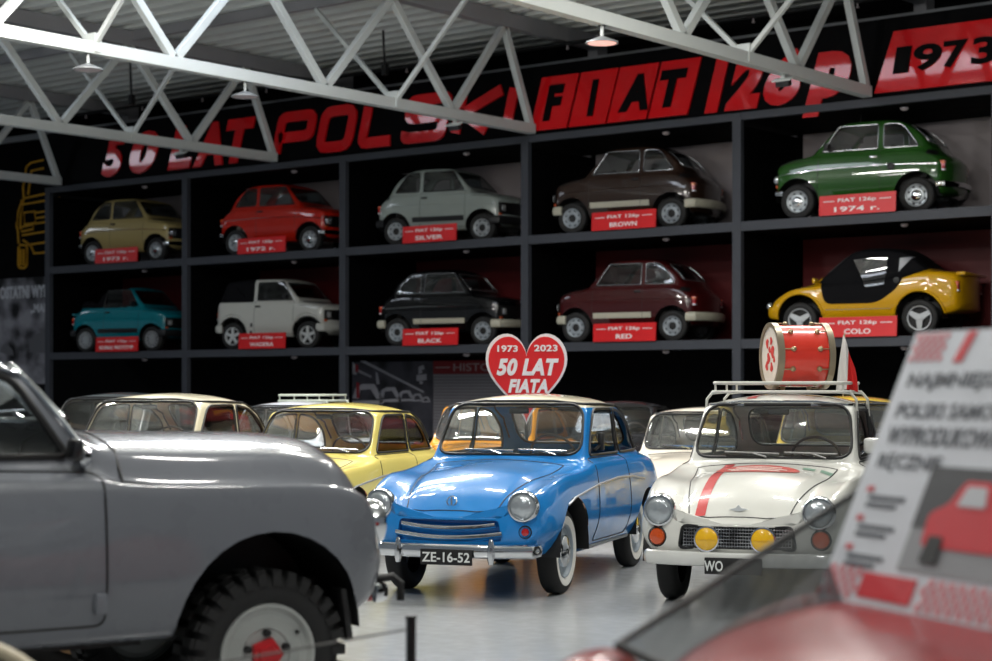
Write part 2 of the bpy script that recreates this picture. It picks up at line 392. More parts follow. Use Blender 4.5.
def arch_liner(x0, z0, rx, rz, y_out, y_in, sg, zb):
    mb = MB(); n = 20
    if 1:
        P = [(x0 + rx * math.cos(PI * k / n), z0 + rz * math.sin(PI * k / n)) for k in range(n + 1)]
        P = [(P[0][0], min(zb, z0))] + P + [(P[-1][0], min(zb, z0))]
        vs = [(x, sg * y_out, z) for x, z in P] + [(x, sg * y_in, z) for x, z in P]; m = len(P)
        mb.add(vs, [(i, i + 1, m + i + 1, m + i) for i in range(m - 1)] + [tuple(range(m, 2 * m))])
    return mb
def seat_mb(mb, x, y, z, w, back=0.5, tilt=0.25, d=0.45):
    mb.box((x, y, z), (d, w, 0.16)); mb.box((x - d / 2 - 0.06 - back * 0.5 * math.sin(tilt), y, z + 0.08 + back / 2), (0.12, w, back), (0, -tilt, 0))
def cabin(root, sp, seatm, dashm, wheelm):
    mb = MB()
    for sy in (1, -1): seat_mb(mb, sp['seat_x'], sy * sp['seat_y'], sp['seat_z'], sp['seat_w'], sp['seat_b'])
    o = mb.build('seat', seatm, root, bevel=0.035, seg=3)
    mb = MB(); seat_mb(mb, sp['rear_x'], 0, sp['seat_z'] - 0.03, sp['seat_y'] * 2 + sp['seat_w'], sp['seat_b'] * 0.85)
    mb.build('rear_seat', seatm, root, bevel=0.035, seg=3)
    mb = MB(); x = sp['dash_x']; mb.box((x, 0, sp['dash_z'] - 0.07), (0.2, sp['dash_w'], 0.15)); mb.build('dashboard', dashm, root, bevel=0.03, seg=3)
    c = Vector((x - 0.22, 0.30 * sp.get('wy', 1), sp['dash_z'] + 0.02)); M = Matrix.Translation(c) @ Matrix.Rotation(R(-62), 4, 'Y')
    mb = MB(); rr = sp.get('sw', 0.19); mb.tube([M @ Vector((rr * math.cos(a), rr * math.sin(a), 0)) for a in np.linspace(0, 2 * PI, 28, endpoint=False)], 0.011, 6, True)
    for a in (0.3, PI - 0.3, -PI / 2): mb.tube([M @ Vector((0, 0, -0.03)), M @ Vector((rr * math.sin(a), rr * math.cos(a), 0))], 0.008, 6)
    mb.tube([M @ Vector((0, 0, 0.01)), M @ Vector((0, 0, -0.35))], 0.02, 8); mb.build('steering_wheel', wheelm, root)
    mb = MB().box((sp['mirror_x'], 0, sp['mirror_z']), (0.02, 0.17, 0.05)); mb.build('rear_view_mirror', BLACK, root, bevel=0.01)
def lamp(root, p, d, r, ringm=CHROME, lensm=None, name='headlight', ring=True, dome=0.35):
    M = lens_M(p, d)
    o = MB().lathe([(r * 1.06, -0.06), (r * 1.16, -0.02), (r * 1.15, 0.006), (r * 1.05, 0.024), (r * 0.94, 0.026), (r * 0.88, 0.010)] if ring else [(r * 1.1, -0.03), (r * 1.1, 0.006), (r * 0.95, 0.01)], 28, M).build(name, ringm, root)
    MB().lathe([(r * 0.93, 0.008), (r * 0.8, 0.008 + r * dome * 0.5), (r * 0.5, 0.008 + r * dome * 0.85), (0, 0.008 + r * dome)], 24, M).build('lens', lensm or LENS, o)
    if ring: 
        MB().lathe([(r * 0.92, 0.004), (r * 0.6, -0.03), (r * 0.2, -0.05), (0, -0.05)], 24, M).build('reflector', REFL, o)
    return o
LENS = mat('headlight_lens', '#a9b0b4', 0.16, 0.55, 1.0, noise=.25, scale=14, bump=.35); REFL = mat('lamp_reflector', '#d4d8da', 0.4, 0.35)
AMBER = mat('amber_lens', '#c24a10', 0.2, coat=1); REDL = mat('red_lens', '#a80f12', 0.2, coat=1); YLENS = mat('yellow_lens', '#e8b412', 0.2, coat=1)
# ---------------------------------------------------------------- the hall
def floor_mat():
    m = mat('polished_concrete', '#a3a6a8', 0.2, noise=0.12, scale=0.7, spec=0.55); nt = m.node_tree; b = nt.nodes['Principled BSDF']
    n2 = nt.nodes.new('ShaderNodeTexNoise'); n2.inputs['Scale'].default_value = 9; n2.inputs['Detail'].default_value = 8
    tc = nt.nodes['Texture Coordinate']; nt.links.new(tc.outputs['Object'], n2.inputs['Vector'])
    mr = nt.nodes.new('ShaderNodeMapRange'); mr.inputs['To Min'].default_value = 0.10; mr.inputs['To Max'].default_value = 0.30
    nt.links.new(n2.outputs['Fac'], mr.inputs['Value']); nt.links.new(mr.outputs['Result'], b.inputs['Roughness']); return m
WY, FY = 27.95, 25.8
mb = MB().box((-20, 12, -0.1), (90, 40, 0.2)); struct('floor', mb.mesh(smooth=False), floor_mat())
MATTE = mat('matte_black_wall', '#050506', 0.7, spec=0.1)
struct('wall_back', MB().box((-20, WY + 0.1, 4.1), (90, 0.2, 8.4)).mesh(smooth=False), MATTE)
struct('wall_left', MB().box((-52, 12, 4.1), (0.2, 32, 8.4)).mesh(smooth=False), mat('grey_hall_wall', '#3a3c3f', 0.7))
mb = MB(); y = -6.0; prof = []
while y < WY: prof += [(y, 8.1), (y + 0.20, 8.1), (y + 0.25, 8.21), (y + 0.40, 8.21)]; y += 0.45
vs = [(X, yy, z) for X in (-56, 14) for yy, z in prof]; n = len(prof)
mb.add(vs, [(i, i + 1, n + i + 1, n + i) for i in range(n - 1)])
struct('ceiling', mb.mesh(smooth=False), mat('roof_deck_steel', '#d4d8d4', 0.5, 0.0, noise=0.06, scale=1.5))

# display shelving
SLATE = mat('slate_shelf_edge', '#383b42', 0.6); SHELFBLK = mat('shelf_black', '#030304', 0.8, spec=0.06)
PX = [-33.17, -28.67, -24.20, -19.79, -15.45, -11.02]; Z2, Z1, Z0 = 2.375, 4.28, 6.05
sh = empty('display_shelf', (PX[0], FY, 0), 0, 'tall black car display shelf with slate grey edges covering the back wall', 'shelf')
o0 = Vector((PX[0], FY, 0))
def sp(mb, name, m): return mb.build(name, m, sh, smooth=False) if False else obj(name, xform(mb.mesh(name, smooth=False), Matrix.Translation(-o0)), m, sh)
for x in PX:
    sp(MB().box((x, FY + 1.1, (Z0 + Z2) / 2 - 0.1), (0.10, 2.0, Z0 - Z2 - 0.2)), 'partition', SHELFBLK)
    sp(MB().box((x, FY + 0.03, Z0 / 2), (0.16, 0.10, Z0 - 0.002)), 'upright_post', SLATE)
for z, t in ((Z2, 0.15), (Z1, 0.15), (Z0, 0.12)):
    sp(MB().box(((PX[0] + PX[-1]) / 2, FY + 1.12, z - t / 2), (PX[-1] - PX[0], 2.04, t)), 'shelf_board', SHELFBLK)
    for a, b in zip(PX[:-1], PX[1:]): sp(MB().box(((a + b) / 2, FY + 0.03, z - t / 2), (b - a - 0.165, 0.09, t)), 'board_edge', SLATE)
GREYP = mat('grey_backdrop', '#aaa1a2', 0.6, noise=0.1, scale=0.6); REDP = mat('deep_red_backdrop', '#5a070c', 0.55, noise=0.1, scale=0.6)
for a, b in zip(PX[:-1], PX[1:]):
    sp(MB().box(((a + b) / 2, WY - 0.05, (Z0 - 0.12 + Z1) / 2), (b - a - 0.12, 0.04, Z0 - 0.14 - Z1)), 'backdrop_panel', GREYP)
    sp(MB().box(((a + b) / 2, WY - 0.05, (Z1 - 0.15 + Z2) / 2), (b - a - 0.12, 0.04, Z1 - 0.17 - Z2)), 'backdrop_panel', REDP)
SPOTM = mat('spot_housing', '#b9aeb0', 0.4)
bayn = [['beige', 'turquoise', 'empty bay under the turquoise'], ['orange red', 'white canopied', 'empty bay under the white canopied'], ['silver', 'black', 'history board bay under the black'],
        ['dark brown', 'maroon', 'empty bay under the maroon'], ['green', 'yellow open', 'empty bay under the yellow open']]
for i in range(5):
    xc = (PX[i] + PX[i + 1]) / 2 + 0.55
    for j, z in enumerate((Z0 - 0.12, Z1 - 0.15, Z2 - 0.15)):
        o = MB().lathe([(0, -0.06), (0.035, -0.055), (0.06, -0.035), (0.065, -0.015), (0.045, 0), (0, 0)], 16).build('shelf_spotlight', SPOTM, None, (xc, FY + 0.38, z))
        w = bayn[i][j]
        tag(o, 'small round shelf spotlight above the %s car' % w if j < 2 else 'small round shelf spotlight in the %s car' % w, 'spotlight', 'shelf spotlights')

# fascia with the big lettering
RED = mat('sign_red_acrylic', '#cc0a12', 0.3, coat=.75, noise=0.03, spec=0.08); FBLK = mat('fascia_black', '#030304', 0.55, spec=0.06)
fa = MB().box((0, 0, 0), (27.5, 0.12, 1.2)).build('sign_fascia', FBLK, None, (-19.6, FY + 0.09, 6.66), smooth=False)
tag(fa, 'long black fascia board with red lettering above the shelf', 'sign')
fo = Vector(fa.location); FZ = FY - 0.005
def wx(px, Y=FZ): return ray_t(px) * Y
def fletter(ch, a, b, z0, z1, bold, shear, m=RED, dep=0.03, Y=FZ + 0.035, par=None):
    X0, X1 = wx(a), wx(b); me = text_mesh(ch, X1 - X0, z1 - z0, dep, bold, shear, 'L'); wl(me, X0, Y, z0)
    obj('letter', xform(me, Matrix.Translation(-fo)), m, fa)
B = 0.045
for ch, a, b in (('5', 101, 125), ('0', 129, 158), ('L', 167, 191), ('A', 192, 222), ('T', 226, 255)): fletter(ch, a, b, 6.14, 7.03, 0.055, 0.3)
def stroke_letter(polys, a, b, z0, z1, w=0.205, sh=0.27):           # wide rounded technical lettering: thick strokes in a unit box
    X0, X1 = wx(a), wx(b); H = z1 - z0; Wd = (X1 - X0) - sh * H - w; mb = MB()
    for pts, closed in polys:
        P = [Vector((X0 + w / 2 + u * Wd + sh * (w / 2 + v * (H - w)), FZ - 0.0, z0 + w / 2 + v * (H - w))) for u, v in pts]
        n = len(P); Ls = []; Rs = []
        for i in range(n):
            p0 = P[(i - 1) % n] if closed or i else None; p1 = P[(i + 1) % n] if closed or i < n - 1 else None
            d0 = (P[i] - p0).normalized() if p0 is not None else (p1 - P[i]).normalized(); d1 = (p1 - P[i]).normalized() if p1 is not None else d0
            n0 = Vector((-d0.z, 0, d0.x)); n1 = Vector((-d1.z, 0, d1.x)); mm = (n0 + n1).normalized(); k = w / 2 / max(0.5, mm.dot(n0))
            Ls.append(P[i] + mm * k); Rs.append(P[i] - mm * k)
        m = n if closed else n - 1; vs = []
        for L_, R_ in zip(Ls, Rs): vs += [L_, R_, L_ + Vector((0, 0.035, 0)), R_ + Vector((0, 0.035, 0))]
        fs = []
        for i in range(m):
            j = (i + 1) % n; q = [4 * i + k for k in range(4)]; s = [4 * j + k for k in range(4)]
            fs += [(q[0], q[1], s[1], s[0]), (q[2], s[2], s[3], q[3]), (q[0], s[0], s[2], q[2]), (q[1], q[3], s[3], s[1])]
        if not closed: fs += [(0, 2, 3, 1), (4 * n - 4, 4 * n - 3, 4 * n - 1, 4 * n - 2)]
        mb.add(vs, fs)
    obj('letter', xform(mb.mesh('letter', smooth=False), Matrix.Translation(-fo)), RED, fa)
def rr(pts, r=0.14): return rpoly(pts, r, 3)
def open_r(pts, r=0.16):
    q = rpoly([(-9, 0)] + pts, r, 3); P = [Vector(p) for p in pts]; out = [pts[0]]
    for i in range(1, len(P) - 1):
        a = (P[i - 1] - P[i]); b = (P[i + 1] - P[i]); d = min(r, a.length * .48, b.length * .48); A = P[i] + a.normalized() * d; Bq = P[i] + b.normalized() * d
        for k in range(4): t = k / 3; v = A * (1 - t) ** 2 + P[i] * 2 * t * (1 - t) + Bq * t * t; out.append((v.x, v.y))
    return out + [pts[-1]]
stroke_letter([(open_r([(0, 0), (0, 1), (1, 1), (1, 0.42), (0.0, 0.42)]), False)], 271, 318, 6.14, 7.03)
stroke_letter([(rr([(0, 0), (1, 0), (1, 1), (0, 1)], 0.25), True)], 314, 359, 6.14, 7.03)
stroke_letter([(open_r([(0, 1), (0, 0), (1, 0)]), False)], 356, 402, 6.14, 7.03)
stroke_letter([(open_r([(1, 0.82), (1, 1), (0, 1), (0, 0.52), (1, 0.52), (1, 0), (0, 0), (0, 0.18)]), False)], 399, 453, 6.14, 7.03)
stroke_letter([([(0, 0), (0, 1)], False), ([(1.12, 1), (0.12, 0.5), (0.9, 0)], False)], 449, 503, 6.14, 7.03)
stroke_letter([([(0.5, 0), (0.5, 1)], False)], 499, 521, 6.14, 7.03)
def pbox(a, b, z0, z1, sh, ch=None, bold=0.05):                     # red leaning panel with black lettering on it
    X0, X1 = wx(a), wx(b); H = z1 - z0; poly = [(0, 0), (X1 - X0, 0), (X1 - X0 + sh * H, H), (sh * H, H)]
    me = MB().prism(poly, Matrix.Identity(4), 0.035).mesh('letter_panel', smooth=False); wl(me, X0, FZ + 0.035, z0)
    p = obj('letter_panel', xform(me, Matrix.Translation(-fo)), RED, fa)
    return p, X0, X1
INK = mat('sign_black_ink', '#040405', 0.6, spec=0.08)
for ch, a, b in (('F', 529.5, 566), ('I', 568.5, 605), ('A', 607, 645.5), ('T', 648, 687)):
    p, X0, X1 = pbox(a, b, 6.12, 7.04, 0.30); w = X1 - X0; tw = {'I': 0.34, 'F': 0.62, 'A': 0.78, 'T': 0.72}[ch] * w
    me = text_mesh(ch, tw, 0.62, 0.012, 0.06, 0.3); wl(me, (X0 + X1) / 2 + 0.14, FZ - 0.008, 6.58); obj('letter', xform(me, Matrix.Translation(-fo)), INK, p)
for ch, a, b, z0, z1 in (('1', 704, 729, 6.10, 6.98), ('2', 724, 763, 6.10, 6.98), ('6', 763, 803, 6.10, 6.98), ('p', 802, 851, 5.86, 6.86)): fletter(ch, a, b, z0, z1, 0.065, 0.3)
p, X0, X1 = pbox(874, 1013, 6.12, 7.04, 0.36)
for ch, a, b in (('1', 893, 915), ('9', 914, 945), ('7', 944, 971), ('3', 971, 1000)):
    me = text_mesh(ch, wx(b) - wx(a) - 0.04, 0.40, 0.012, 0.03, 0.06, 'L'); wl(me, wx(a), FZ - 0.008, 6.385); obj('letter', xform(me, Matrix.Translation(-fo)), INK, p)

# roof trusses, purlins, pipes
TRM = mat('truss_paint', '#c3c8c6', 0.45, noise=0.04); TOPM = mat('shaded_chord_grey', '#8d8d90', 0.5)  # top chord grey is darkened to hold the shade under the deck
TL = ['roof truss farthest left, its lower chord crossing the yellow car mural', 'roof truss reaching the wall between the big lettering words at left', 'brightest roof truss ending at the slanted red F panel', 'roof truss at right ending at the red year panel']
for X, lab in zip((-32.7, -26.0, -19.6, -13.1), TL):
    t = empty('roof_truss', (X, FY - 0.1, 6.15), 0, lab, 'truss', 'roof trusses'); o = Vector(t.location)
    def tb(name, a, b, w, h, m=TRM): obj(name, MB().beam(Vector(a) - o, Vector(b) - o, w, h).mesh(name, bevel=0.006, seg=1, smooth=False), m, t)
    tb('bottom_chord', (X, -4, 6.15), (X, FY - 0.04, 6.15), 0.16, 0.17); tb('top_chord', (X, -4, 7.95), (X, WY - 0.02, 7.95), 0.2, 0.26, TOPM)
    ys = 23.55
    tb('diagonal', (X, 24.95, 7.85), (X, FY - 0.1, 6.2), 0.11, 0.12); tb('diagonal', (X, 24.95, 7.85), (X, ys, 6.2), 0.11, 0.12)
    while ys > 4:
        tb('diagonal', (X, ys - 1.53, 7.85), (X, ys, 6.2), 0.11, 0.12); tb('diagonal', (X, ys - 1.53, 7.85), (X, ys - 3.06, 6.2), 0.11, 0.12); ys -= 3.06
    for yb in (22.1, 16.0, 9.9):
        for s in (1, -1): tb('fly_brace', (X + 0.05 * s, yb, 6.22), (X + s * 1.75, yb, 7.9), 0.07, 0.07)
        obj('brace_bracket', xform(MB().box((X, yb, 6.22), (0.2, 0.12, 0.25)).mesh(smooth=False), Matrix.Translation(-o)), TRM, t)
    obj('support_column', xform(MB().box((X, WY - 0.2, 7.1), (0.22, 0.3, 1.9)).mesh(smooth=False), Matrix.Translation(-o)), TOPM, t)
for i, yb in enumerate((22.1, 16.0, 9.9)):
    o = MB().box((-20, yb, 8.0), (66, 0.12, 0.17)).build('purlin', TOPM, None, smooth=False)
    tag(o, ['roof purlin under the corrugated deck, nearest the back wall', 'second roof purlin from the back wall', 'roof purlin under the deck nearest the viewer'][i], 'purlin', 'purlins')
o = MB().box((0, 0, 0), (46, 0.1, 0.13)).build('wall_rail', mat('rail_grey', '#8d9093', 0.5), None, (-24, WY - 0.36, 7.62), smooth=False)
tag(o, 'pale grey horizontal wall rail running above the black fascia', 'rail')
pp = empty('sprinkler_pipe', (-24, 26.4, 7.72), 0, 'thin dark sprinkler pipe with small hanging heads below the roof', 'pipe')
MB().tube([(-22, 0, 0), (22, 0, 0)], 0.035, 8).build('pipe', DARKMET, pp)
for k in range(22): MB().lathe([(0.012, 0), (0.012, -0.08), (0.03, -0.09), (0.03, -0.10), (0, -0.11)], 8, Matrix.Translation((-20 + k * 1.9, 0, 0))).build('sprinkler_head', SPOTM, pp)
for px, Y_, z0, lab in ((130, 24.2, 7.35, 'thin black cable hanging from the roof at left'), (383, 25.0, 7.4, 'thin black cable hanging from the roof above the first sign word')):
    X_ = ray_t(px) * Y_; tag(MB().tube([(X_, Y_, 8.12), (X_ + .05, Y_, z0)], 0.022, 6).box((X_ + .05, Y_, z0), (.1, .1, .2)).build('hanging_cable', DARKMET), lab, 'cable', 'hanging cables')
# daylight roof lights
SKYM = mat('daylight_panel', '#f4f8ff', 0.4, emit=('#e8f1ff', 8.0), noise=.02)
for i, (xa, xb) in enumerate(((-19.6, -15.0), (-30.4, -26.6), (-43.0, -38.6))):
    struct('window_%d' % (i + 1), MB().box(((xa + xb) / 2, 17.3, 8.08), (xb - xa, 1.9, 0.03)).mesh(smooth=False), SKYM)
# pendant lamps under the trusses
LAMPD = mat('lamp_diffuser', '#ffdcd6', 0.5, emit=('#ffb9ab', 0.9))
for X, px, lab, lit in ((-13.1, 602, 'round pendant lamp with lit pink disc under the right truss', True), (-19.6, 245, 'unlit grey pendant lamp hanging under the bright truss', False), (-19.6, 88, 'round pendant lamp beside the bracket at the bright truss upper left', False)):
    Y = X / ray_t(px); l = empty('pendant_lamp', (X, Y, 6.065), 0, lab, 'lamp', 'pendant lamps')
    MB().tube([(0, 0, 0), (0, 0, -0.16)], 0.02, 8).tube([(0, 0, 0.0), (0, 0, 0.02)], 0.06, 8).build('hanger', TRM, l)
    MB().lathe([(0.03, -0.13), (0.1, -0.16), (0.2, -0.2), (0.205, -0.22), (0.19, -0.22), (0.1, -0.205), (0, -0.2)], 28).build('lamp_shade', mat('lamp_shade_grey', '#75787a', .45), l)
    MB().lathe([(0.188, -0.218), (0.1, -0.222), (0, -0.223)], 28).build('diffuser', LAMPD if lit else SPOTM, l)
for X, px, lab in ((-26.0, 181, 'small white floodlight clamped under the truss at left'), (-19.6, 455, 'small white floodlight clamped under the bright truss'), (-13.1, 783, 'small white floodlight clamped under the right truss')):
    Y = X / ray_t(px); l = empty('floodlight', (X, Y, 6.065), 0, lab, 'floodlight', 'truss floodlights')
    MB().box((0, 0, -0.05), (0.05, 0.05, 0.1)).build('bracket', TRM, l, smooth=False); MB().box((0.02, -0.02, -0.13), (0.22, 0.10, 0.08), (R(25), 0, 0)).build('housing', mat('flood_black', '#1a1a1c', 0.4), l, bevel=0.01)
    MB().box((0.02, -0.04, -0.075), (0.3, 0.13, 0.02), (R(25), 0, 0)).build('visor', TRM, l, bevel=0.005)

# mural and posters at the far left, history boards low on the back wall
PW = WY - 0.012
YEL = mat('mural_yellow', '#d39c1a', 0.6)
mu = MB(); L = lambda pts: [Vector((onwall(x, y, PW)[0], PW, onwall(x, y, PW)[1])) for x, y in pts]
k = lambda *p: [(a / 2.75, 140 + b / 2.75) for a, b in p]
for pts, cl in ((k((66, 158), (64, 130), (73, 75), (85, 63), (165, 45)), 0), (k((165, 47), (200, 44), (215, 60), (228, 150)), 0), (k((78, 150), (87, 85), (165, 68), (205, 66), (216, 142)), 0), (k((68, 160), (165, 140), (225, 150)), 0),
                (k((62, 165), (50, 200), (46, 235), (50, 250), (52, 285)), 0), (k((66, 160), (58, 205), (56, 245)), 0), (k((66, 200), (96, 196), (98, 228), (68, 232)), 1), (k((60, 178), (165, 160)), 0), (k((100, 200), (165, 190)), 0), (k((100, 215), (165, 205)), 0),
                (k((98, 230), (165, 220)), 0), (k((58, 240), (92, 232), (92, 245), (60, 252)), 1), (k((62, 262), (165, 246)), 0), (k((64, 275), (85, 290), (95, 312), (165, 305)), 0), (k((70, 290), (165, 275)), 0), (k((52, 295), (56, 288), (72, 290), (75, 298), (74, 345), (68, 352), (56, 352), (51, 345)), 1), (k((58, 300), (58, 345)), 0), (k((66, 300), (66, 345)), 0),
                (k((134, 80), (156, 77), (156, 88), (134, 91)), 1), (k((146, 70), (146, 78)), 0)):
    mu.tube(L(pts), 0.03, 4, bool(cl), r2=0.03)
o = mu.build('wall_mural', YEL, smooth=False); tag(o, 'yellow line drawing of a small car front on the black wall', 'mural')
def photo_mat(name, dark, light, scale, contrast=(0.42, 0.6)):
    m = bpy.data.materials.new(name); m.use_nodes = True; nt = m.node_tree; b = nt.nodes['Principled BSDF']; b.inputs['Roughness'].default_value = 0.5
    tc = nt.nodes.new('ShaderNodeTexCoord'); n1 = nt.nodes.new('ShaderNodeTexVoronoi'); n1.inputs['Scale'].default_value = scale; n2 = nt.nodes.new('ShaderNodeTexNoise'); n2.inputs['Scale'].default_value = scale * 0.8; n2.inputs['Detail'].default_value = 6
    cr = nt.nodes.new('ShaderNodeValToRGB'); cr.color_ramp.elements[0].position = contrast[0]; cr.color_ramp.elements[1].position = contrast[1]
    cr.color_ramp.elements[0].color = (*srgb(dark), 1); cr.color_ramp.elements[1].color = (*srgb(light), 1)
    nt.links.new(tc.outputs['Object'], n1.inputs['Vector']); nt.links.new(tc.outputs['Object'], n2.inputs['Vector'])
    mx = nt.nodes.new('ShaderNodeMath'); mx.operation = 'MULTIPLY_ADD'; mx.inputs[1].default_value = 0.35
    nt.links.new(n1.outputs['Distance'], mx.inputs[0]); nt.links.new(n2.outputs['Fac'], mx.inputs[2]); nt.links.new(mx.outputs[0], cr.inputs['Fac']); nt.links.new(cr.outputs['Color'], b.inputs['Base Color']); return m
def rect_on_wall(x0, y0, x1, y1, Y, t=0.02):                     # pixel box -> upright board on the wall plane
    X0, Z1_ = onwall(x0, y0, Y); X1, Zb = onwall(x1, y1, Y); _, Za = onwall(x0, y1, Y); return X0, X1, Za, Z1_
X0, X1, Za, Zt = -40.5, onwall(50, 300, PW)[0], 1.7, onwall(20, 278, PW)[1]
po = empty('wall_poster', ((X0 + X1) / 2, PW, Za), 0, 'dark grey photographic poster with white heading at the left wall edge', 'poster'); po_o = Vector(po.location)
obj('sheet', MB().box((0, 0, (Zt - Za) / 2), (X1 - X0, 0.02, Zt - Za)).mesh(smooth=False), photo_mat('poster_photo', '#1a1a1d', '#a3a2a9', 2.2, (0.5, 0.85)), po)
PWH = mat('poster_white', '#d3d5da', 0.6)
def ptext(s, xa, ya, xb, yb, bold=0.0):
    A = onwall(xa, yb, PW); Bq = onwall(xb, yb, PW); C_ = onwall(xa, ya, PW); me = text_mesh(s, Bq[0] - A[0], C_[1] - A[1], 0.006, bold, 0, 'L'); wl(me, A[0], PW - 0.012, A[1])
    obj('lettering', xform(me, Matrix.Translation(-po_o)), PWH, po)
ptext('OSTATNI WYP', 0.5, 287, 48, 299.5, 0.055); ptext('„MAL', 31, 304, 48, 314.5, 0.055)
for pts in ([(30, 352), (31, 341), (35, 335), (42, 332), (50, 334), (56, 342), (58, 354)], [(0, 352), (2, 346), (8, 344), (13, 350), (14, 356)]):
    q = [onwall(x, y, PW) for x, y in pts]; obj('printed_car', MB().prism([(a - po_o.x, b - po_o.z) for a, b in q], Matrix.Translation((0, -0.012, 0)) @ WALLF, 0.004).mesh(smooth=False), mat('print_grey', '#6c6c70', 0.6), po)

HB = WY - 0.06
bd = empty('history_board', (onwall(433, 400, HB)[0], HB, 0.6), 0, 'grey history text board with dark red header in the bottom bay', 'board'); bo = Vector(bd.location)
X0 = onwall(433.5, 400, HB)[0]; X1 = onwall(523, 400, HB)[0]; zt = onwall(436, 361, HB)[1]; zh = zt - 0.26
def bp(name, X0, X1, z0, z1, m, y=0.0): obj(name, MB().box(((X0 + X1) / 2 - bo.x, y, (z0 + z1) / 2 - bo.z), (X1 - X0, 0.02, z1 - z0)).mesh(smooth=False), m, bd)
txt = mat('board_grey', '#59565c', 0.55); nt = txt.node_tree; wv = nt.nodes.new('ShaderNodeTexWave'); wv.bands_direction = 'Z'; wv.inputs['Scale'].default_value = 5.2; wv.inputs['Distortion'].default_value = 0.0
cr = nt.nodes.new('ShaderNodeValToRGB'); cr.color_ramp.elements[0].color = (*srgb('#6a686f'), 1); cr.color_ramp.elements[1].color = (*srgb('#8c8a90'), 1); nt.links.new(nt.nodes['Texture Coordinate'].outputs['Object'], wv.inputs['Vector']); nt.links.new(wv.outputs['Fac'], cr.inputs['Fac']); nt.links.new(cr.outputs['Color'], nt.nodes['Principled BSDF'].inputs['Base Color'])
bp('text_sheet', X0, X1, 0.6, zh, txt); bp('header_band', X0, X1, zh, zt, mat('header_red', '#7c1016', 0.5))
me = text_mesh('HISTO', onwall(491, 0, HB)[0] - onwall(454, 0, HB)[0], 0.15, 0.005, 0.0, 0, 'L'); wl(me, onwall(454, 0, HB)[0], HB - 0.012, zh + 0.055); obj('lettering', xform(me, Matrix.Translation(-bo)), mat('header_letter', '#a39a9c', 0.6), bd)
bp('header_dash', onwall(436, 0, HB)[0], onwall(450, 0, HB)[0], zh + 0.12, zh + 0.14, mat('header_letter', '#a39a9c', 0.6), -0.012)
X0 = onwall(352.5, 400, HB)[0]; X1 = onwall(433, 400, HB)[0]; fp = empty('factory_photo', (X0, HB, 0.6), 0, 'black and white photo panel of a car assembly hall behind the yellow car', 'photo panel'); fo2 = Vector(fp.location)
obj('photo_sheet', MB().box(((X1 - X0) / 2, 0, (zt - 0.6) / 2), (X1 - X0, 0.02, zt - 0.6)).mesh(smooth=False), photo_mat('factory_print', '#101014', '#4a4a54', 2.6, (0.45, 0.8)), fp)
mb = MB()
def fpoly(pts): q = [onwall(x, y, HB) for x, y in pts]; mb.prism([(a - fo2.x, b - fo2.z) for a, b in q], Matrix.Translation((0, -0.012, 0)) @ WALLF, 0.004)
for i in range(5):
    s = 0.72 ** i; x = 353 + (1 - s) * 95; y = 384 + i * 3.2
    fpoly([(x, y + 14 * s), (x + 3 * s, y + 4 * s), (x + 10 * s, y), (x + 22 * s, y), (x + 30 * s, y + 14 * s), (x + 24 * s, y + 15 * s), (x + 18 * s, y + 5 * s), (x + 8 * s, y + 6 * s), (x + 6 * s, y + 15 * s)]); fpoly([(x, y + 17 * s), (x + 31 * s, y + 16 * s), (x + 31 * s, y + 20 * s), (x, y + 21 * s)])
fpoly([(360, 361), (366, 361), (424, 391), (424, 393)]); fpoly([(353, 362), (357, 366), (357, 375), (353, 374)]); fpoly([(358, 369), (372, 376), (372, 378), (358, 372)]); fpoly([(376, 372), (378, 373), (380, 384), (377, 384)])
fpoly([(417, 375), (427, 374), (427, 380), (417, 381)]); fpoly([(419, 367), (424, 365), (425, 369), (422, 370), (423, 373), (419, 374)]); fpoly([(420, 381), (423, 381), (423, 384), (420, 384)])
obj('print_highlights', mb.mesh(smooth=False), mat('print_pale', '#b0b0b9', 0.6), fp)
mb = MB(); fpoly2 = []
for x, y0, y1 in ((356, 364, 372), (357, 382, 398)): q = [onwall(x + d, y, HB) for d, y in ((0, y0), (3, y0 + 1), (3, y1), (0, y1))]; mb.prism([(a - fo2.x, b - fo2.z) for a, b in q], Matrix.Translation((0, -0.018, 0)) @ WALLF, 0.004)
obj('red_print', mb.mesh(smooth=False), mat('print_red', '#a02630', 0.6), fp)

# name plates on the shelves
PLR = mat('plate_red', '#d01a1e', 0.4); PLW = mat('plate_white', '#ece6e6', 0.5)
def plate(a, b, z, l1, l2, lab):
    Y = FY - 0.05; X0, X1 = wx(a, Y), wx(b, Y); w = X1 - X0
    p = empty('name_plate', ((X0 + X1) / 2, Y, z), 0, lab, 'name plate', 'red shelf name plates')
    MB().box((0, 0, 0.155), (w, 0.02, 0.31), (R(-3), 0, 0)).build('plate_board', PLR, p, smooth=False)
    MB().box((0, 0.06, 0.04), (w * 0.8, 0.12, 0.02)).build('foot', PLR, p, smooth=False)
    for s, zz, ww, hh in ((l1, 0.215, 0.5 * w, 0.075), (l2, 0.085, min(0.8, 0.085 * len(l2)) * w, 0.08)):
        me = text_mesh(s, ww, hh, 0.004, 0.02); wl(me, 0, -0.014 - 0.0, zz); obj('lettering', me, PLW, p)
    for sx in (-1, 1): obj('dash', MB().box((sx * 0.37 * w, -0.014, 0.215), (0.15 * w, 0.006, 0.012)).mesh(smooth=False), PLW, p)
F1 = 'FIAT 126p'
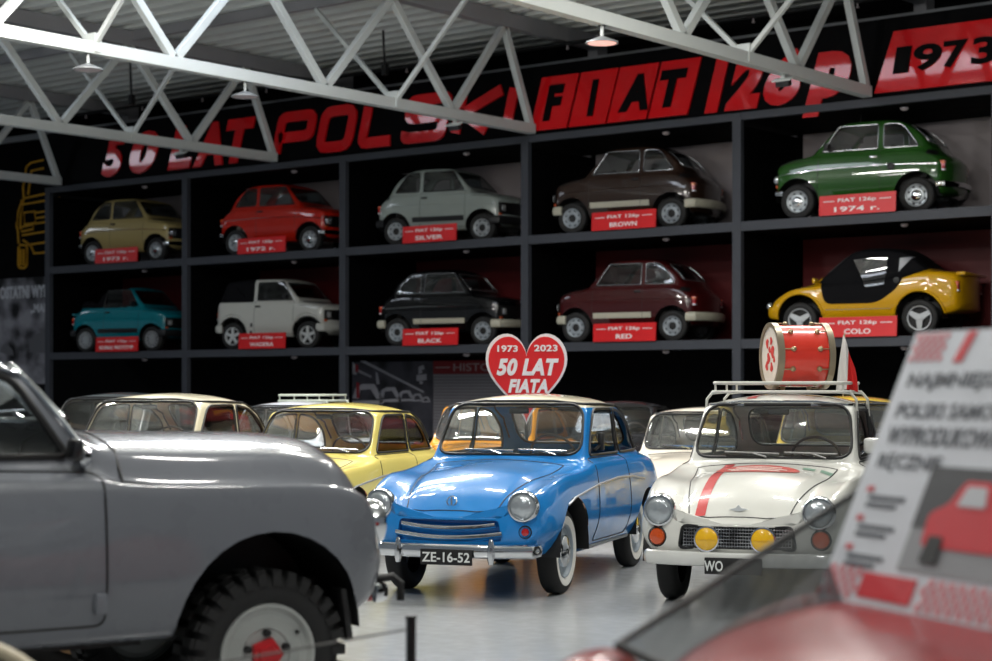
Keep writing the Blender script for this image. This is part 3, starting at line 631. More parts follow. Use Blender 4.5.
for a in ((95.5, 137.5, Z1, F1, '1973 r.', 'red name plate in front of the beige car'), (238, 285.5, Z1, F1, '1972 r.', 'red name plate in front of the orange red car'), (403, 456.5, Z1, F1, 'SILVER', 'red name plate reading SILVER'), (592, 656, Z1, F1, 'BROWN', 'red name plate reading BROWN'), (819.5, 896, Z1, F1, '1974 r.', 'red name plate in front of the green car'),
          (96, 138, Z2, F1, 'BOSMAL PROTOTYP', 'red name plate in front of the turquoise open car'), (239, 285.5, Z2, F1, 'WADERA', 'red name plate reading WADERA'), (403, 458, Z2, F1, 'BLACK', 'red name plate reading BLACK'), (593.5, 656, Z2, F1, 'RED', 'red name plate reading RED under the maroon car'), (819.5, 897, Z2, F1, 'COLO', 'red name plate in front of the yellow soft top car')): plate(*a)
# ---------------------------------------------------------------- cars
def sm(a, b, x): t = min(1, max(0, (x - a) / (b - a))); return t * t * (3 - 2 * t)
YF = lambda sg, n=0.0: (lambda c, nn: c.y * sg > 0.3 and abs(nn.y) > 0.25)
def side_cut(b, name, poly, ymin=0.3, nmin=0.25, keep=True):
    for sg in (1, -1): b.cut(name + ('+' if sg > 0 else '-'), poly, (0, 2), lambda c, n: c.y * sg > ymin and abs(n.y) > nmin, keep)
def arches(b, specs, ymin=0.42):
    for x, z, rx, rz in specs:
        P = [(x + rx * math.cos(2 * PI * k / 32), z + rz * math.sin(2 * PI * k / 32)) for k in range(32)]
        for sg in (1, -1): b.cut('x', P, (0, 2), lambda c, n: c.y * sg > ymin, False, True)
def seals(b, polys, r=0.011):
    mb = MB()
    for kind, poly, sg in polys:
        fn = SIDE(b, sg) if kind == 's' else FRONT(b, sg); drape(fn, poly, r, 0.03, True, 0.002, 6, mb)
    return mb.mesh('window_seal')
MODELS = {}; SATIN = mat('satin_steel', '#a9adb2', 0.35, 0.6)
# --- rounded two-door saloon -------------------------------------------------
def model_saloon():
    if 'saloon' in MODELS: return MODELS['saloon']
    T = [(-2.18, .46, .45, .56, .56, .66, .52, .68, .45, .70, .3, .71), (-2.06, .36, .52, .55, .67, .74, .62, .78, .5, .80, .35, .82), (-1.78, .30, .58, .56, .745, .86, .68, .91, .52, .935, .38, .95),
         (-1.52, .28, .60, .58, .77, .93, .70, .98, .58, 1.02, .47, 1.05), (-1.34, .28, .60, .58, .775, .95, .71, 1.0, .62, 1.14, .52, 1.19), (-1.05, .28, .62, .58, .78, .96, .72, 1.005, .65, 1.33, .55, 1.40),
         (-.75, .27, .62, .58, .78, .96, .725, 1.005, .665, 1.41, .56, 1.485), (-.35, .27, .62, .58, .78, .96, .73, 1.005, .67, 1.435, .575, 1.52), (.0, .27, .62, .58, .78, .96, .73, 1.005, .67, 1.43, .575, 1.51),
         (.18, .27, .62, .58, .775, .96, .73, 1.0, .67, 1.415, .57, 1.475), (.26, .27, .62, .58, .775, .96, .73, 1.0, .67, 1.33, .58, 1.39), (.46, .27, .62, .58, .77, .955, .725, .99, .66, 1.06, .61, 1.11), (.54, .27, .62, .58, .77, .95, .725, .98, .64, .985, .57, 1.02),
         (.64, .27, .62, .58, .77, .94, .72, .955, .60, .975, .46, 1.0), (.95, .28, .62, .58, .77, .915, .71, .895, .53, .935, .40, .975), (1.25, .29, .61, .58, .77, .905, .70, .865, .50, .915, .37, .945), (1.55, .31, .60, .58, .765, .865, .685, .80, .46, .84, .35, .865),
         (1.72, .34, .58, .57, .75, .83, .66, .735, .44, .765, .34, .78), (1.81, .37, .56, .56, .725, .80, .64, .675, .42, .69, .32, .70), (1.87, .39, .54, .55, .69, .77, .605, .635, .40, .635, .3, .64), (1.895, .41, .52, .55, .655, .745, .57, .615, .39, .615, .28, .615)]
    def df(x, y, z):
        q = (abs(y) / .72) ** 2
        return (x - .13 * q * sm(1.1, 1.85, x) + .14 * q * sm(-1.3, -2.1, -abs(x) if x < 0 else 0) * 0 + (.14 * q * sm(1.4, 2.1, -x)) + .03 * sm(.9, .55, z) * sm(1.6, 1.88, x), y, z)
    V, F = loft(T, df); b = Body(V, F)
    ws = rpoly([(-.615, 1.03), (.615, 1.03), (.555, 1.435), (-.555, 1.435)], .13, 5); rw = rpoly([(-.50, 1.07), (.50, 1.07), (.47, 1.40), (-.47, 1.40)], .12, 5)
    w1 = rpoly([(.375, 1.025), (-.475, 1.025), (-.475, 1.395), (.09, 1.395)], [.03, .03, .05, .1], 4); w2 = rpoly([(-.535, 1.025), (-1.25, 1.025), (-1.12, 1.22), (-.86, 1.36), (-.535, 1.395)], [.03, .05, .1, .12, .04], 4)
    b.cut('windscreen', ws, (1, 2), lambda c, n: .05 < c.x < .75 and n.x > .2); b.cut('rear_window', rw, (1, 2), lambda c, n: c.x < -.7 and n.x < -.1)
    side_cut(b, 'door_window', w1); side_cut(b, 'quarter_window', w2)
    gr = rpoly([(-.41, .445), (.41, .445), (.385, .60), (-.385, .60)], .03, 3); b.cut('grille_mouth', gr, (1, 2), lambda c, n: c.x > 1.5 and n.x > .2)
    arches(b, [(1.15, .34, .395, .40), (-1.15, .34, .38, .36)])
    hood = [(.69, -.53), (.69, .53), (1.2, .475), (1.6, .40), (1.83, .35), (1.862, .2), (1.868, 0), (1.862, -.2), (1.83, -.35), (1.6, -.40), (1.2, -.475)]; b.cut('bonnet', hood, (0, 1), lambda c, n: c.x > .6 and n.z > .1)
    door = rpoly([(.50, .35), (-.50, .35), (-.50, 1.005), (.46, 1.005)], .06, 4); side_cut(b, 'door', door)
    b.cut('roof', [(.32, 1.408), (-1.02, 1.40), (-1.14, 1.6), (.36, 1.6)], (0, 2), lambda c, n: c.z > 1.3)
    P = dict(b.parts); P['body'] = b.rest()
    P['seal'] = seals(b, [('f', ws, 1), ('f', rw, -1), ('s', w1, 1), ('s', w1, -1), ('s', w2, 1), ('s', w2, -1)], .012)
    mb = MB(); drape(TOP(b), hood, .005, .05, True, 0, 5, mb)
    for sg in (1, -1): drape(SIDE(b, sg), door, .005, .04, True, 0, 5, mb)
    P['gaps'] = mb.mesh('panel_gap')
    mb = MB()
    for sg in (1, -1): drape(SIDE(b, sg), [(.22, 1.43), (-.2, 1.43), (-.8, 1.412), (-1.1, 1.30), (-1.3, 1.12)], .012, .05, False, .006, 6, mb)
    drape(FRONT(b), [(-.57, 1.43), (-.3, 1.458), (.3, 1.458), (.57, 1.43)], .012, .05, False, .002, 6, mb); P['drip'] = mb.mesh('roof_gutter')
    mb = MB()
    for sg in (1, -1): drape(SIDE(b, sg), [(1.35, .69), (1.15, .735), (.5, .80), (-.1, .83), (-.6, .82), (-1.0, .78)], .009, .05, False, .004, 6, mb); drape(SIDE(b, sg), [(.72, .31), (-.7, .31)], .016, .1, False, .002, 6, mb)
    P['trim'] = mb.mesh('side_trim')
    P['liner'] = [arch_liner(x, .34, rx, rz, .755, .40, s, .31).mesh('arch_liner') for x, rx, rz in ((1.15, .395, .40), (-1.15, .38, .36)) for s in (1, -1)]
    P['b'] = b; P['gr'] = gr; MODELS['saloon'] = P; return P
GLASSM = GLASS
def put(root, P, key, name, m, label=None):
    if isinstance(P.get(key), list): return [obj(name, me, m, root) for me in P[key]]
    return obj(name, P[key], m, root, None, label) if key in P else None
def bumper(root, xf, yw, z, m, h=.055, t=.022, bow=.10, wrap=.25, sg=1, name='bumper'):
    pts = [(sg * (xf - bow * 1.0 - wrap), -yw, z), (sg * (xf - bow - .04), -yw * .995, z)] + [(sg * (xf - bow * (y / yw) ** 2), y, z) for y in np.linspace(-yw * .96, yw * .96, 15)] + [(sg * (xf - bow - .04), yw * .995, z), (sg * (xf - bow - wrap), yw, z)]
    return MB().tube(pts, t, 10, r2=h).build(name, m, root)
def saloon(name, label, loc, yaw, cfg, scale=1.0, group='rounded saloons on the hall floor'):
    P = model_saloon(); b = P['b']; root = empty(name, loc, yaw, label, 'car', group, scale)
    body = paint(*cfg['body']); roof = paint(*cfg.get('roof', cfg['body']))
    put(root, P, 'body', 'body', body); put(root, P, 'roof', 'roof', roof); put(root, P, 'bonnet', 'bonnet', body)
    put(root, P, 'door+', 'door', body); put(root, P, 'door-', 'door', body)
    put(root, P, 'windscreen', 'windscreen', GLASSM); put(root, P, 'rear_window', 'rear_window', GLASSM)
    for s in '+-': put(root, P, 'door_window' + s, 'side_window', GLASSM); put(root, P, 'quarter_window' + s, 'side_window', GLASSM)
    put(root, P, 'seal', 'window_seal', SEAL); put(root, P, 'gaps', 'panel_gap', BLACK); put(root, P, 'drip', 'roof_gutter', cfg.get('gutter', DARKMET)); put(root, P, 'liner', 'arch_liner', BLACK)
    if cfg.get('trim', True): put(root, P, 'trim', 'side_trim', SATIN)
    for x in (1.15, -1.15):
        for s in (1, -1): wheel(root, x, s * (.61 if x > 0 else .59), cfg.get('wheel', 'classic_plain'), cfg.get('rim', body))
    seatm = mat('seat_' + cfg.get('seat', ('beige', '#b59a86'))[0], cfg.get('seat', ('beige', '#b59a86'))[1], .7); 
    cabin(root, dict(seat_x=-.25, seat_y=.33, seat_z=.50, seat_w=.5, seat_b=.34, rear_x=-1.0, dash_x=.42, dash_z=1.0, dash_w=1.14, mirror_x=.18, mirror_z=1.38), seatm, cfg.get('dash', body), mat('wheel_ivory', cfg.get('swheel', '#3a3230'), .4))
    # panelling inside the shell so the cabin reads as trimmed
    if cfg.get('detail', 1):
        for s in (1, -1):
            p = b.front(s * .56, .70); lamp(root, p + Vector((.012, 0, 0)), (1, s * .06, .02), .104)
            q = b.front(s * .575, .515); ik = 1.5 if cfg['grille'] == 'mesh' else 1.0
            o = MB().lathe([(.045 * ik, -.03), (.05 * ik, .0), (.042 * ik, .012)], 20, lens_M(q, (1, s * .2, 0))).build('indicator', SEAL if cfg['grille'] != 'mesh' else BLACK, root); MB().lathe([(.042 * ik, 0.0), (.036 * ik, .02), (0, .026)] if cfg['grille'] == 'mesh' else [(.03, 0.0), (.026, .014), (0, .018)], 18, lens_M(q, (1, s * .2, 0))).build('lens', AMBER if cfg['grille'] == 'mesh' else REDL, o)
        # recessed grille backing
        gr = P['gr']; c = [b.front(y, z) for y, z in gr]; mb = MB(); n = len(c); mb.add([tuple(p) for p in c] + [tuple(p - Vector((.07, 0, 0))) for p in c], [(i, (i + 1) % n, n + (i + 1) % n, n + i) for i in range(n)] + [tuple(range(n, 2 * n))])
        mb.build('grille_recess', body if cfg['grille'] == 'bars' else BLACK, root)
        if cfg['grille'] == 'bars':
            for z0, hw, dz in ((.565, .36, .022), (.50, .41, .026)):
                pts = [b.front(y, z0 - dz + dz * 2 * (y / hw) ** 2 * .6, 1, .012) + Vector((.0, 0, 0)) for y in np.linspace(-hw, hw, 17)]
                MB().tube(pts, .011, 8, r2=.014).build('grille_bar', CHROME, root)
                MB().tube([p - Vector((.02, 0, .016)) for p in pts], .02, 8, r2=.012).build('grille_bar', body, root)
        elif cfg['grille'] == 'mesh':
            mb = MB()
            for y in np.linspace(-.38, .38, 40): mb.tube([b.front(y, z, 1, -.012) for z in (.45, .52, .595)], .0032, 4)
            for z in np.linspace(.465, .58, 6): mb.tube([b.front(y, z, 1, -.008) for y in np.linspace(-.385, .385, 15)], .004, 4)
            mb.build('grille_mesh', CHROME, root); MB().tube([b.front(y, z, 1, .004) for y, z in gr], .011, 6, True).build('grille_surround', DARKMET, root)
            for y in (-.19, .19): 
                p = b.front(y, .515, 1, .05); M = lens_M(p, (1, 0, 0)); o = MB().lathe([(.02, -.09), (.055, -.06), (.09, -.01), (.09, .012), (.08, .014)], 22, M).build('fog_lamp', CHROME, root); MB().lathe([(.08, .01), (.055, .024), (0, .03)], 22, M).build('lens', YLENS, o)
                MB().tube([M @ Vector((-.06, 0, .022)), M @ Vector((.0, .0, .032)), M @ Vector((.06, 0, .022))], .006, 4).build('lens_rib', YLENS, o)
        bm_ = cfg.get('bumper', CHROME); bumper(root, 1.985, .66, .375, bm_, .05, .024, .12, .10)
        if cfg['grille'] == 'bars':
            for y in (-.36, .36): MB().tube([(2.015 - .12 * (y / .66) ** 2, y, .375 + d) for d in (-.09, -.05, 0, .06, .095)], [.018, .027, .028, .024, .014], 10, r2=None).build('overrider', CHROME, root)
        pw, px_ = cfg.get('plate_w', .40), 2.02; py = cfg.get('plate_y', .03)
        pl = MB().box((px_, py, .335), (.015, pw, .115)).build('number_plate', BLACK, root, bevel=.004)
        if cfg.get('plate'): obj('lettering', xform(text_mesh(cfg['plate'], cfg.get('text_w', pw * .92), .072, .004, .015, align=cfg.get('talign', 'C')), Matrix.Translation((px_ + .009, py + cfg.get('text_y', 0), .335 - (0 if cfg.get('talign', 'C') == 'C' else .036))) @ CARF), mat('plate_letter', '#d5d8d6', .5), pl)
        p = b.top(1.66, 0); 
        if cfg['grille'] == 'bars': q = b.front(0, .72, 1, .008); MB().lathe([(.042, 0), (.042, .01), (.034, .012), (.033, .004)], 24, lens_M(q, (1, 0, .35))).box(q + Vector((.012, .0, 0)), (.012, .012, .06)).build('badge', CHROME, root)
        else: q = b.front(0, .71, 1, .01); MB().prism([(-.07, .0), (-.02, .008), (0, .03), (.02, .008), (.07, 0), (.015, -.015), (-.015, -.015)], Matrix.Translation(q) @ CARF, .012).build('badge', REFL, root)
        for y0, y1 in ((-.36, .06), (.10, .50)):       # wipers lying along the screen base
            a = b.front(y0, 1.06, 1, .02); c_ = b.front(y1, 1.05, 1, .02); e = b.front((y0 * .2 + y1 * .8), 1.01, 1, .03)
            MB().tube([a, (a + c_) / 2 + Vector((.004, 0, 0)), c_], .007, 6).tube([(a + c_) / 2, e], .006, 6).build('wiper', cfg.get('wiper', CHROME), root)
    return root, P
def rack(label, loc, yaw, m, L=1.15, Wd=1.06, legs=True, zleg=.20):
    r = empty('roof_rack', loc, yaw, label, 'roof rack')
    mb = MB().tube([(x, y, .0) for x, y in rrect(-L / 2, -Wd / 2, L / 2, Wd / 2, .06, 4)], .013, 8, True); mb.build('lower_rail', m, r)
    MB().tube([(x, y, .07) for x, y in rrect(-L / 2 + .02, -Wd / 2 + .02, L / 2 + .03, Wd / 2 - .02, .06, 4)], .014, 8, True).build('upper_rail', m, r)
    for y in np.linspace(-Wd / 2 + .08, Wd / 2 - .08, 6): MB().tube([(-L / 2, y, 0), (L / 2, y, 0)], .010, 6).build('slat', m, r)
    for y in (-Wd / 2 + .03, Wd / 2 - .03):
        for x in (-L / 2 + .05, 0, L / 2 - .02): MB().tube([(x, y, 0), (x + .01, y, .07)], .009, 6).build('upright', m, r)
    if legs:
        for s in (1, -1):
            for x in (-L / 2 + .12, L / 2 - .12): MB().tube([(x, s * (Wd / 2 - .10), 0), (x, s * (Wd / 2 + .02), -.01), (x, s * (Wd / 2 + .06), -.06), (x, s * (Wd / 2 + .07), -zleg)], .012, 8).build('leg', m, r)
    return r

# --- small boxy fastback and its relatives -----------------------------------
C_TAB = [(-1.50, .36, .55, .5, .60, .64, .58, .67, .53, .69, .43, .70), (-1.44, .29, .58, .5, .66, .70, .635, .735, .57, .75, .47, .76), (-1.25, .25, .60, .5, .685, .78, .65, .83, .60, .86, .49, .875), (-1.0, .24, .60, .5, .69, .83, .655, .87, .625, 1.05, .54, 1.08), (-.76, .24, .60, .5, .69, .84, .655, .875, .635, 1.20, .545, 1.24),
         (-.6, .24, .60, .5, .69, .84, .655, .875, .635, 1.265, .545, 1.305), (-.3, .24, .60, .5, .69, .84, .655, .875, .635, 1.285, .55, 1.33), (.1, .24, .60, .5, .69, .84, .655, .875, .635, 1.28, .55, 1.322), (.27, .24, .60, .5, .69, .84, .655, .875, .635, 1.255, .545, 1.285), (.34, .24, .60, .5, .69, .84, .655, .875, .635, 1.20, .55, 1.225),
         (.63, .24, .60, .5, .69, .835, .655, .87, .63, .945, .57, .965), (.72, .24, .60, .5, .69, .83, .655, .86, .62, .885, .5, .90), (.84, .24, .60, .5, .69, .82, .65, .845, .6, .865, .45, .88), (1.1, .25, .60, .5, .685, .80, .645, .825, .59, .842, .45, .855), (1.38, .28, .58, .48, .665, .765, .63, .79, .57, .805, .45, .815), (1.49, .31, .57, .47, .64, .735, .605, .755, .55, .765, .42, .775), (1.53, .36, .54, .47, .60, .705, .57, .725, .51, .73, .4, .735)]
W_TAB = [(-1.52, .38, .6, .5, .64, .78, .62, .82, .60, .86, .55, .87), (-1.46, .30, .6, .5, .68, .83, .65, .87, .62, .93, .56, .95), (-1.18, .26, .60, .5, .69, .84, .66, .88, .64, 1.24, .56, 1.285), (-.45, .24, .60, .5, .69, .84, .655, .875, .63, 1.285, .535, 1.33)] + [t for t in C_TAB if 0 <= t[0] < .75] + \
        [(.84, .24, .60, .5, .69, .83, .65, .85, .61, .868, .45, .88), (1.1, .25, .60, .5, .69, .815, .65, .835, .60, .85, .45, .86), (1.44, .27, .6, .5, .68, .785, .645, .805, .59, .815, .45, .825), (1.52, .30, .59, .5, .66, .765, .63, .785, .58, .79, .45, .80), (1.56, .34, .57, .5, .63, .735, .60, .75, .55, .755, .42, .76)]
B_TAB = [(-1.55, .40, .55, .55, .63, .82, .58, .86, .5, .87, .4, .88), (-1.46, .35, .58, .55, .68, .89, .62, .925, .53, .935, .42, .94), (-1.1, .30, .6, .55, .72, .93, .67, .955, .58, .965, .46, .97), (-.96, .28, .6, .52, .71, .92, .66, .95, .61, 1.03, .54, 1.07), (-.6, .26, .6, .5, .70, .87, .655, .91, .62, 1.25, .535, 1.31), (-.1, .26, .6, .5, .69, .80, .65, .85, .62, 1.295, .53, 1.35),
         (.13, .26, .6, .5, .69, .78, .65, .84, .62, 1.265, .525, 1.31), (.22, .26, .6, .5, .69, .77, .65, .83, .62, 1.20, .53, 1.235), (.62, .26, .6, .5, .69, .765, .65, .805, .61, .89, .55, .91), (.74, .26, .6, .5, .70, .76, .655, .785, .57, .83, .46, .85), (1.1, .27, .6, .48, .70, .72, .65, .735, .55, .75, .4, .76), (1.38, .29, .58, .45, .66, .61, .60, .625, .5, .635, .38, .64), (1.5, .31, .54, .42, .60, .53, .54, .54, .44, .545, .34, .55), (1.55, .34, .5, .42, .55, .47, .49, .48, .4, .485, .3, .49)]
def model_compact(kind):
    if kind in MODELS: return MODELS[kind]
    T = {'fast': C_TAB, 'open': C_TAB, 'canopy': W_TAB, 'buggy': B_TAB}[kind]
    zm = (lambda z: z) if kind == 'buggy' else (lambda z: z if z < .27 else .27 + (z - .27) * 1.115)
    fx = (lambda x: x) if kind == 'buggy' else (lambda x: .92 + (x - .92) * .77 if x > .92 else (-.92 + (x + .92) * .88 if x < -.92 else x))
    kf, kr = (.17, .15) if kind != 'buggy' else (.12, .10)
    def df(x, y, z): q = (abs(y) / .66) ** 2; return (fx(x) - kf * q * sm(.8, 1.5, x) + kr * q * sm(.85, 1.48, -x), y, zm(z))
    V, F = loft(T, df); b = Body(V, F, zm)
    ws = rpoly([(-.555, .955), (.555, .955), (.495, 1.225), (-.495, 1.225)], .05, 3); rw = rpoly([(-.47, .97), (.47, .97), (.43, 1.22), (-.43, 1.22)], .06, 3)
    w1 = rpoly([(.535, .915), (-.33, .915), (-.33, 1.24), (.285, 1.24)], .03, 3); w2 = rpoly([(-.415, .915), (-.95, .915), (-.73, 1.18), (-.63, 1.235), (-.415, 1.24)], .04, 3)
    sl = []
    b.cut('windscreen', ws, (1, 2), lambda c, n: .0 < c.x < .75 and n.x > .2); sl.append(('f', ws, 1))
    if kind == 'fast': b.cut('rear_window', rw, (1, 2), lambda c, n: c.x < -.55 and n.x < -.1); side_cut(b, 'quarter_window', w2); sl += [('f', rw, -1), ('s', w2, 1), ('s', w2, -1)]
    if kind != 'buggy': side_cut(b, 'door_window', w1); sl += [('s', w1, 1), ('s', w1, -1)]
    if kind == 'open': b.cut('x', [(.53, .892), (.22, 1.29), (.20, 1.6), (-1.28, 1.6), (-1.28, .892)], (0, 2), lambda c, n: c.z > .8, False); sl = [('f', ws, 1)]
    if kind == 'canopy': b.cut('canopy', [(-.42, .885), (-.42, 1.6), (-1.7, 1.6), (-1.7, .885)], (0, 2), lambda c, n: c.z > .7)
    if kind == 'buggy':
        pw = [(.11, 1.16), (-.41, 1.19), (-.39, .78), (-.11, .73)]; side_cut(b, 'side_window', pw, .3, .1); tri = [(-.59, .96), (-.60, 1.16), (-.80, 1.18)]; side_cut(b, 'rear_pane', tri, .3, .1)
        b.cut('soft_top', [(.64, .82), (.12, 1.6), (-1.3, 1.6), (-1.02, .975), (-.62, .84)], (0, 2), lambda c, n: c.z > .7)
        side_cut(b, 'door_curtain', rpoly([(.62, .88), (.52, .50), (-.30, .50), (-.58, .70), (-.68, .86), (-.5, .95)], [.02, .12, .15, .1, .05, .02], 4), .3, .05)
    arches(b, {'fast': [(.92, .28, .335, .335), (-.92, .28, .335, .335)], 'open': [(.92, .28, .335, .335), (-.92, .28, .335, .335)], 'canopy': [(.92, .29, .37, .37), (-.92, .29, .37, .37)], 'buggy': [(.92, .29, .36, .37), (-.92, .29, .36, .38)]}[kind])
    fp = rpoly([(-.60, .48), (.60, .48), (.60, .68), (-.60, .68)], .02, 2); b.cut('grille_panel', fp if kind != 'canopy' else rpoly([(-.60, .54), (.60, .54), (.60, .72), (-.60, .72)], .02, 2), (1, 2), lambda c, n: c.x > 1.2 and n.x > .3)
    if kind in ('fast', 'open'):
        side_cut(b, 'side_strip', [(.56, .40), (-.54, .40), (-.54, .485), (.56, .485)])
        if kind == 'fast': side_cut(b, 'air_vent', rpoly([(-1.06, .80), (-1.22, .775), (-1.19, .845), (-1.07, .865)], .015, 2), .3, .1)
    door = rpoly([(.59, .30), (-.375, .30), (-.375, .90), (.575, .90)], .03, 3)
    if kind != 'buggy': side_cut(b, 'door', door)
    if kind != 'buggy': b.cut('bonnet', [(.74, -.56), (.74, .56), (fx(1.47), .54), (fx(1.47), -.54)], (0, 1), lambda c, n: c.x > .6 and n.z > .2)
    P = dict(b.parts); P['body'] = b.rest(); P['seal'] = seals(b, sl, .009)
    mb = MB()
    if kind != 'buggy':
        for sg in (1, -1): drape(SIDE(b, sg), door, .004, .05, True, 0, 5, mb); drape(SIDE(b, sg), [(1.28, .75), (1.1, .785), (.7, .815)], .005, .05, False, 0, 5, mb)
    drape(TOP(b), [(.74, -.56), (fx(1.40), -.54), (fx(1.47), -.2), (fx(1.47), .2), (fx(1.40), .54), (.74, .56)], .004, .05, True, 0, 5, mb); P['gaps'] = mb.mesh('panel_gap')
    mb = MB()
    for sg in (1, -1): drape(SIDE(b, sg), [(1.25, .63), (.56, .675), (-.4, .69), (-1.3, .66)] if kind != 'buggy' else [(.5, .42), (-.5, .42)], .006, .08, False, .002, 5, mb)
    P['crease'] = mb.mesh('side_trim')
    P['liner'] = [arch_liner(x, .28, .335, .335, .655, .36, s, .27).mesh('arch_liner') for x in (.92, -.92) for s in (1, -1)]
    P['b'] = b; MODELS[kind] = P; return P
def compact(name, label, loc, yaw, cfg, scale=1.0, kind='fast'):
    P = model_compact(kind); b = P['b']; root = empty(name, loc, yaw, label, 'car', 'small cars on the display shelf', scale)
    body = paint(*cfg['body'])
    for k, n, m in (('body', 'body', body), ('bonnet', 'bonnet', body), ('door+', 'door', body), ('door-', 'door', body), ('windscreen', 'windscreen', GLASSD), ('rear_window', 'rear_window', GLASSD), ('door_window+', 'side_window', GLASS), ('door_window-', 'side_window', GLASS), ('quarter_window+', 'side_window', GLASS), ('quarter_window-', 'side_window', GLASS),
                    ('seal', 'window_seal', cfg.get('seal', SEAL)), ('gaps', 'panel_gap', BLACK), ('liner', 'arch_liner', BLACK), ('grille_panel', 'grille_panel', BLACK if not cfg.get('plainface') else body), ('air_vent+', 'air_vent', BLACK), ('air_vent-', 'air_vent', BLACK)): put(root, P, k, n, m)
    for s in '+-': put(root, P, 'side_strip' + s, 'side_strip', cfg.get('strip', body))
    if cfg.get('crease', True) : put(root, P, 'crease', 'side_trim', cfg.get('crease_m', CHROME if not cfg.get('strip') else body))
    for x in (.92, -.92):
        for s in (1, -1): wheel(root, x, s * cfg.get('wy', .585), cfg.get('wheel', 'slot'), cfg.get('rim', RIMS))
    cabin(root, dict(seat_x=-.12, seat_y=.27, seat_z=.48, seat_w=.42, seat_b=.50, rear_x=-.68, dash_x=.44, dash_z=.90, dash_w=1.05, mirror_x=.14, mirror_z=1.19, sw=.17), mat('seat_dark', '#2b2a2a', .7) if not cfg.get('seat') else mat(*cfg['seat']), BLACK, BLACK)
    bm_ = cfg.get('bumper', CHROME); bh, bt = cfg.get('bsize', (.04, .02)); zb = .40 if kind != 'canopy' else .42
    if kind in ('fast', 'open'):
        bumper(root, 1.435, .655, zb, bm_, bh, bt, .19, .10 if bh < .05 else .14); bumper(root, 1.485, .655, zb + .02, bm_, bh, bt, .17, .10 if bh < .05 else .14, -1)
    elif kind == 'canopy':
        bumper(root, 1.45, .655, .42, body, .08, .03, .18, .14); bumper(root, 1.48, .655, .42, body, .08, .03, .15, .14, -1)
    zl = .585 if kind != 'canopy' else .63
    for s in (1, -1):
        if kind != 'buggy':
            p = b.front(s * .50, zl, 1, .005)
            if cfg.get('square', False): o = MB().box(p, (.03, .17, .14)).build('headlight', BLACK, root, bevel=.015); MB().box(p + Vector((.012, 0, 0)), (.02, .14, .11)).build('lens', REFL, o, bevel=.02)
            else: lamp(root, p, (1, 0, 0), .075)
            MB().box(b.front(s * .56, zl - .10, 1, .0) + Vector((0, 0, 0)), (.03, .1, .045)).build('indicator', AMBER if not cfg.get('clear') else REFL, root, bevel=.01)
        q = b.front(s * .56, .64 if kind != 'buggy' else .72, -1, 0); o = MB().box(q + Vector((.05, s * .0, 0)), (.11, .11, .16)).build('tail_light', REDL, root, bevel=.012)
        MB().box(q + Vector((.049, s * .001, .05)), (.114, .114, .045)).build('lens', AMBER, o, bevel=.008); MB().box(q + Vector((.049, s * .001, -.06)), (.114, .114, .03)).build('lens', REFL, o, bevel=.008)
        if kind in ('fast', 'open', 'canopy'): h = b.side(-.28, .80, s, .018); MB().box(h, (.12, .03, .035)).build('door_handle', cfg.get('handle', BLACK), root, bevel=.01)
        if cfg.get('mirror'): h = b.side(.42, .95, s, .09); MB().box(h, (.07, .14, .10)).tube([h, b.side(.42, .90, s)], .012, 6).build('side_mirror', BLACK, root, bevel=.015)
    if kind == 'fast': MB().tube([b.front(-.4, .96, 1, .02), b.front(.1, .975, 1, .02)], .007, 5).tube([b.front(.0, .96, 1, .02), b.front(.45, .975, 1, .02)], .007, 5).build('wiper', BLACK, root)
    return root, P
RIMS = mat('rim_silver', '#a7adb0', 0.35, 0.5); CREAMB = mat('cream_plastic', '#b5b2a0', 0.5); FABR = mat('black_canvas', '#08080b', 0.75, noise=.15, scale=12, bump=.1, spec=.12)
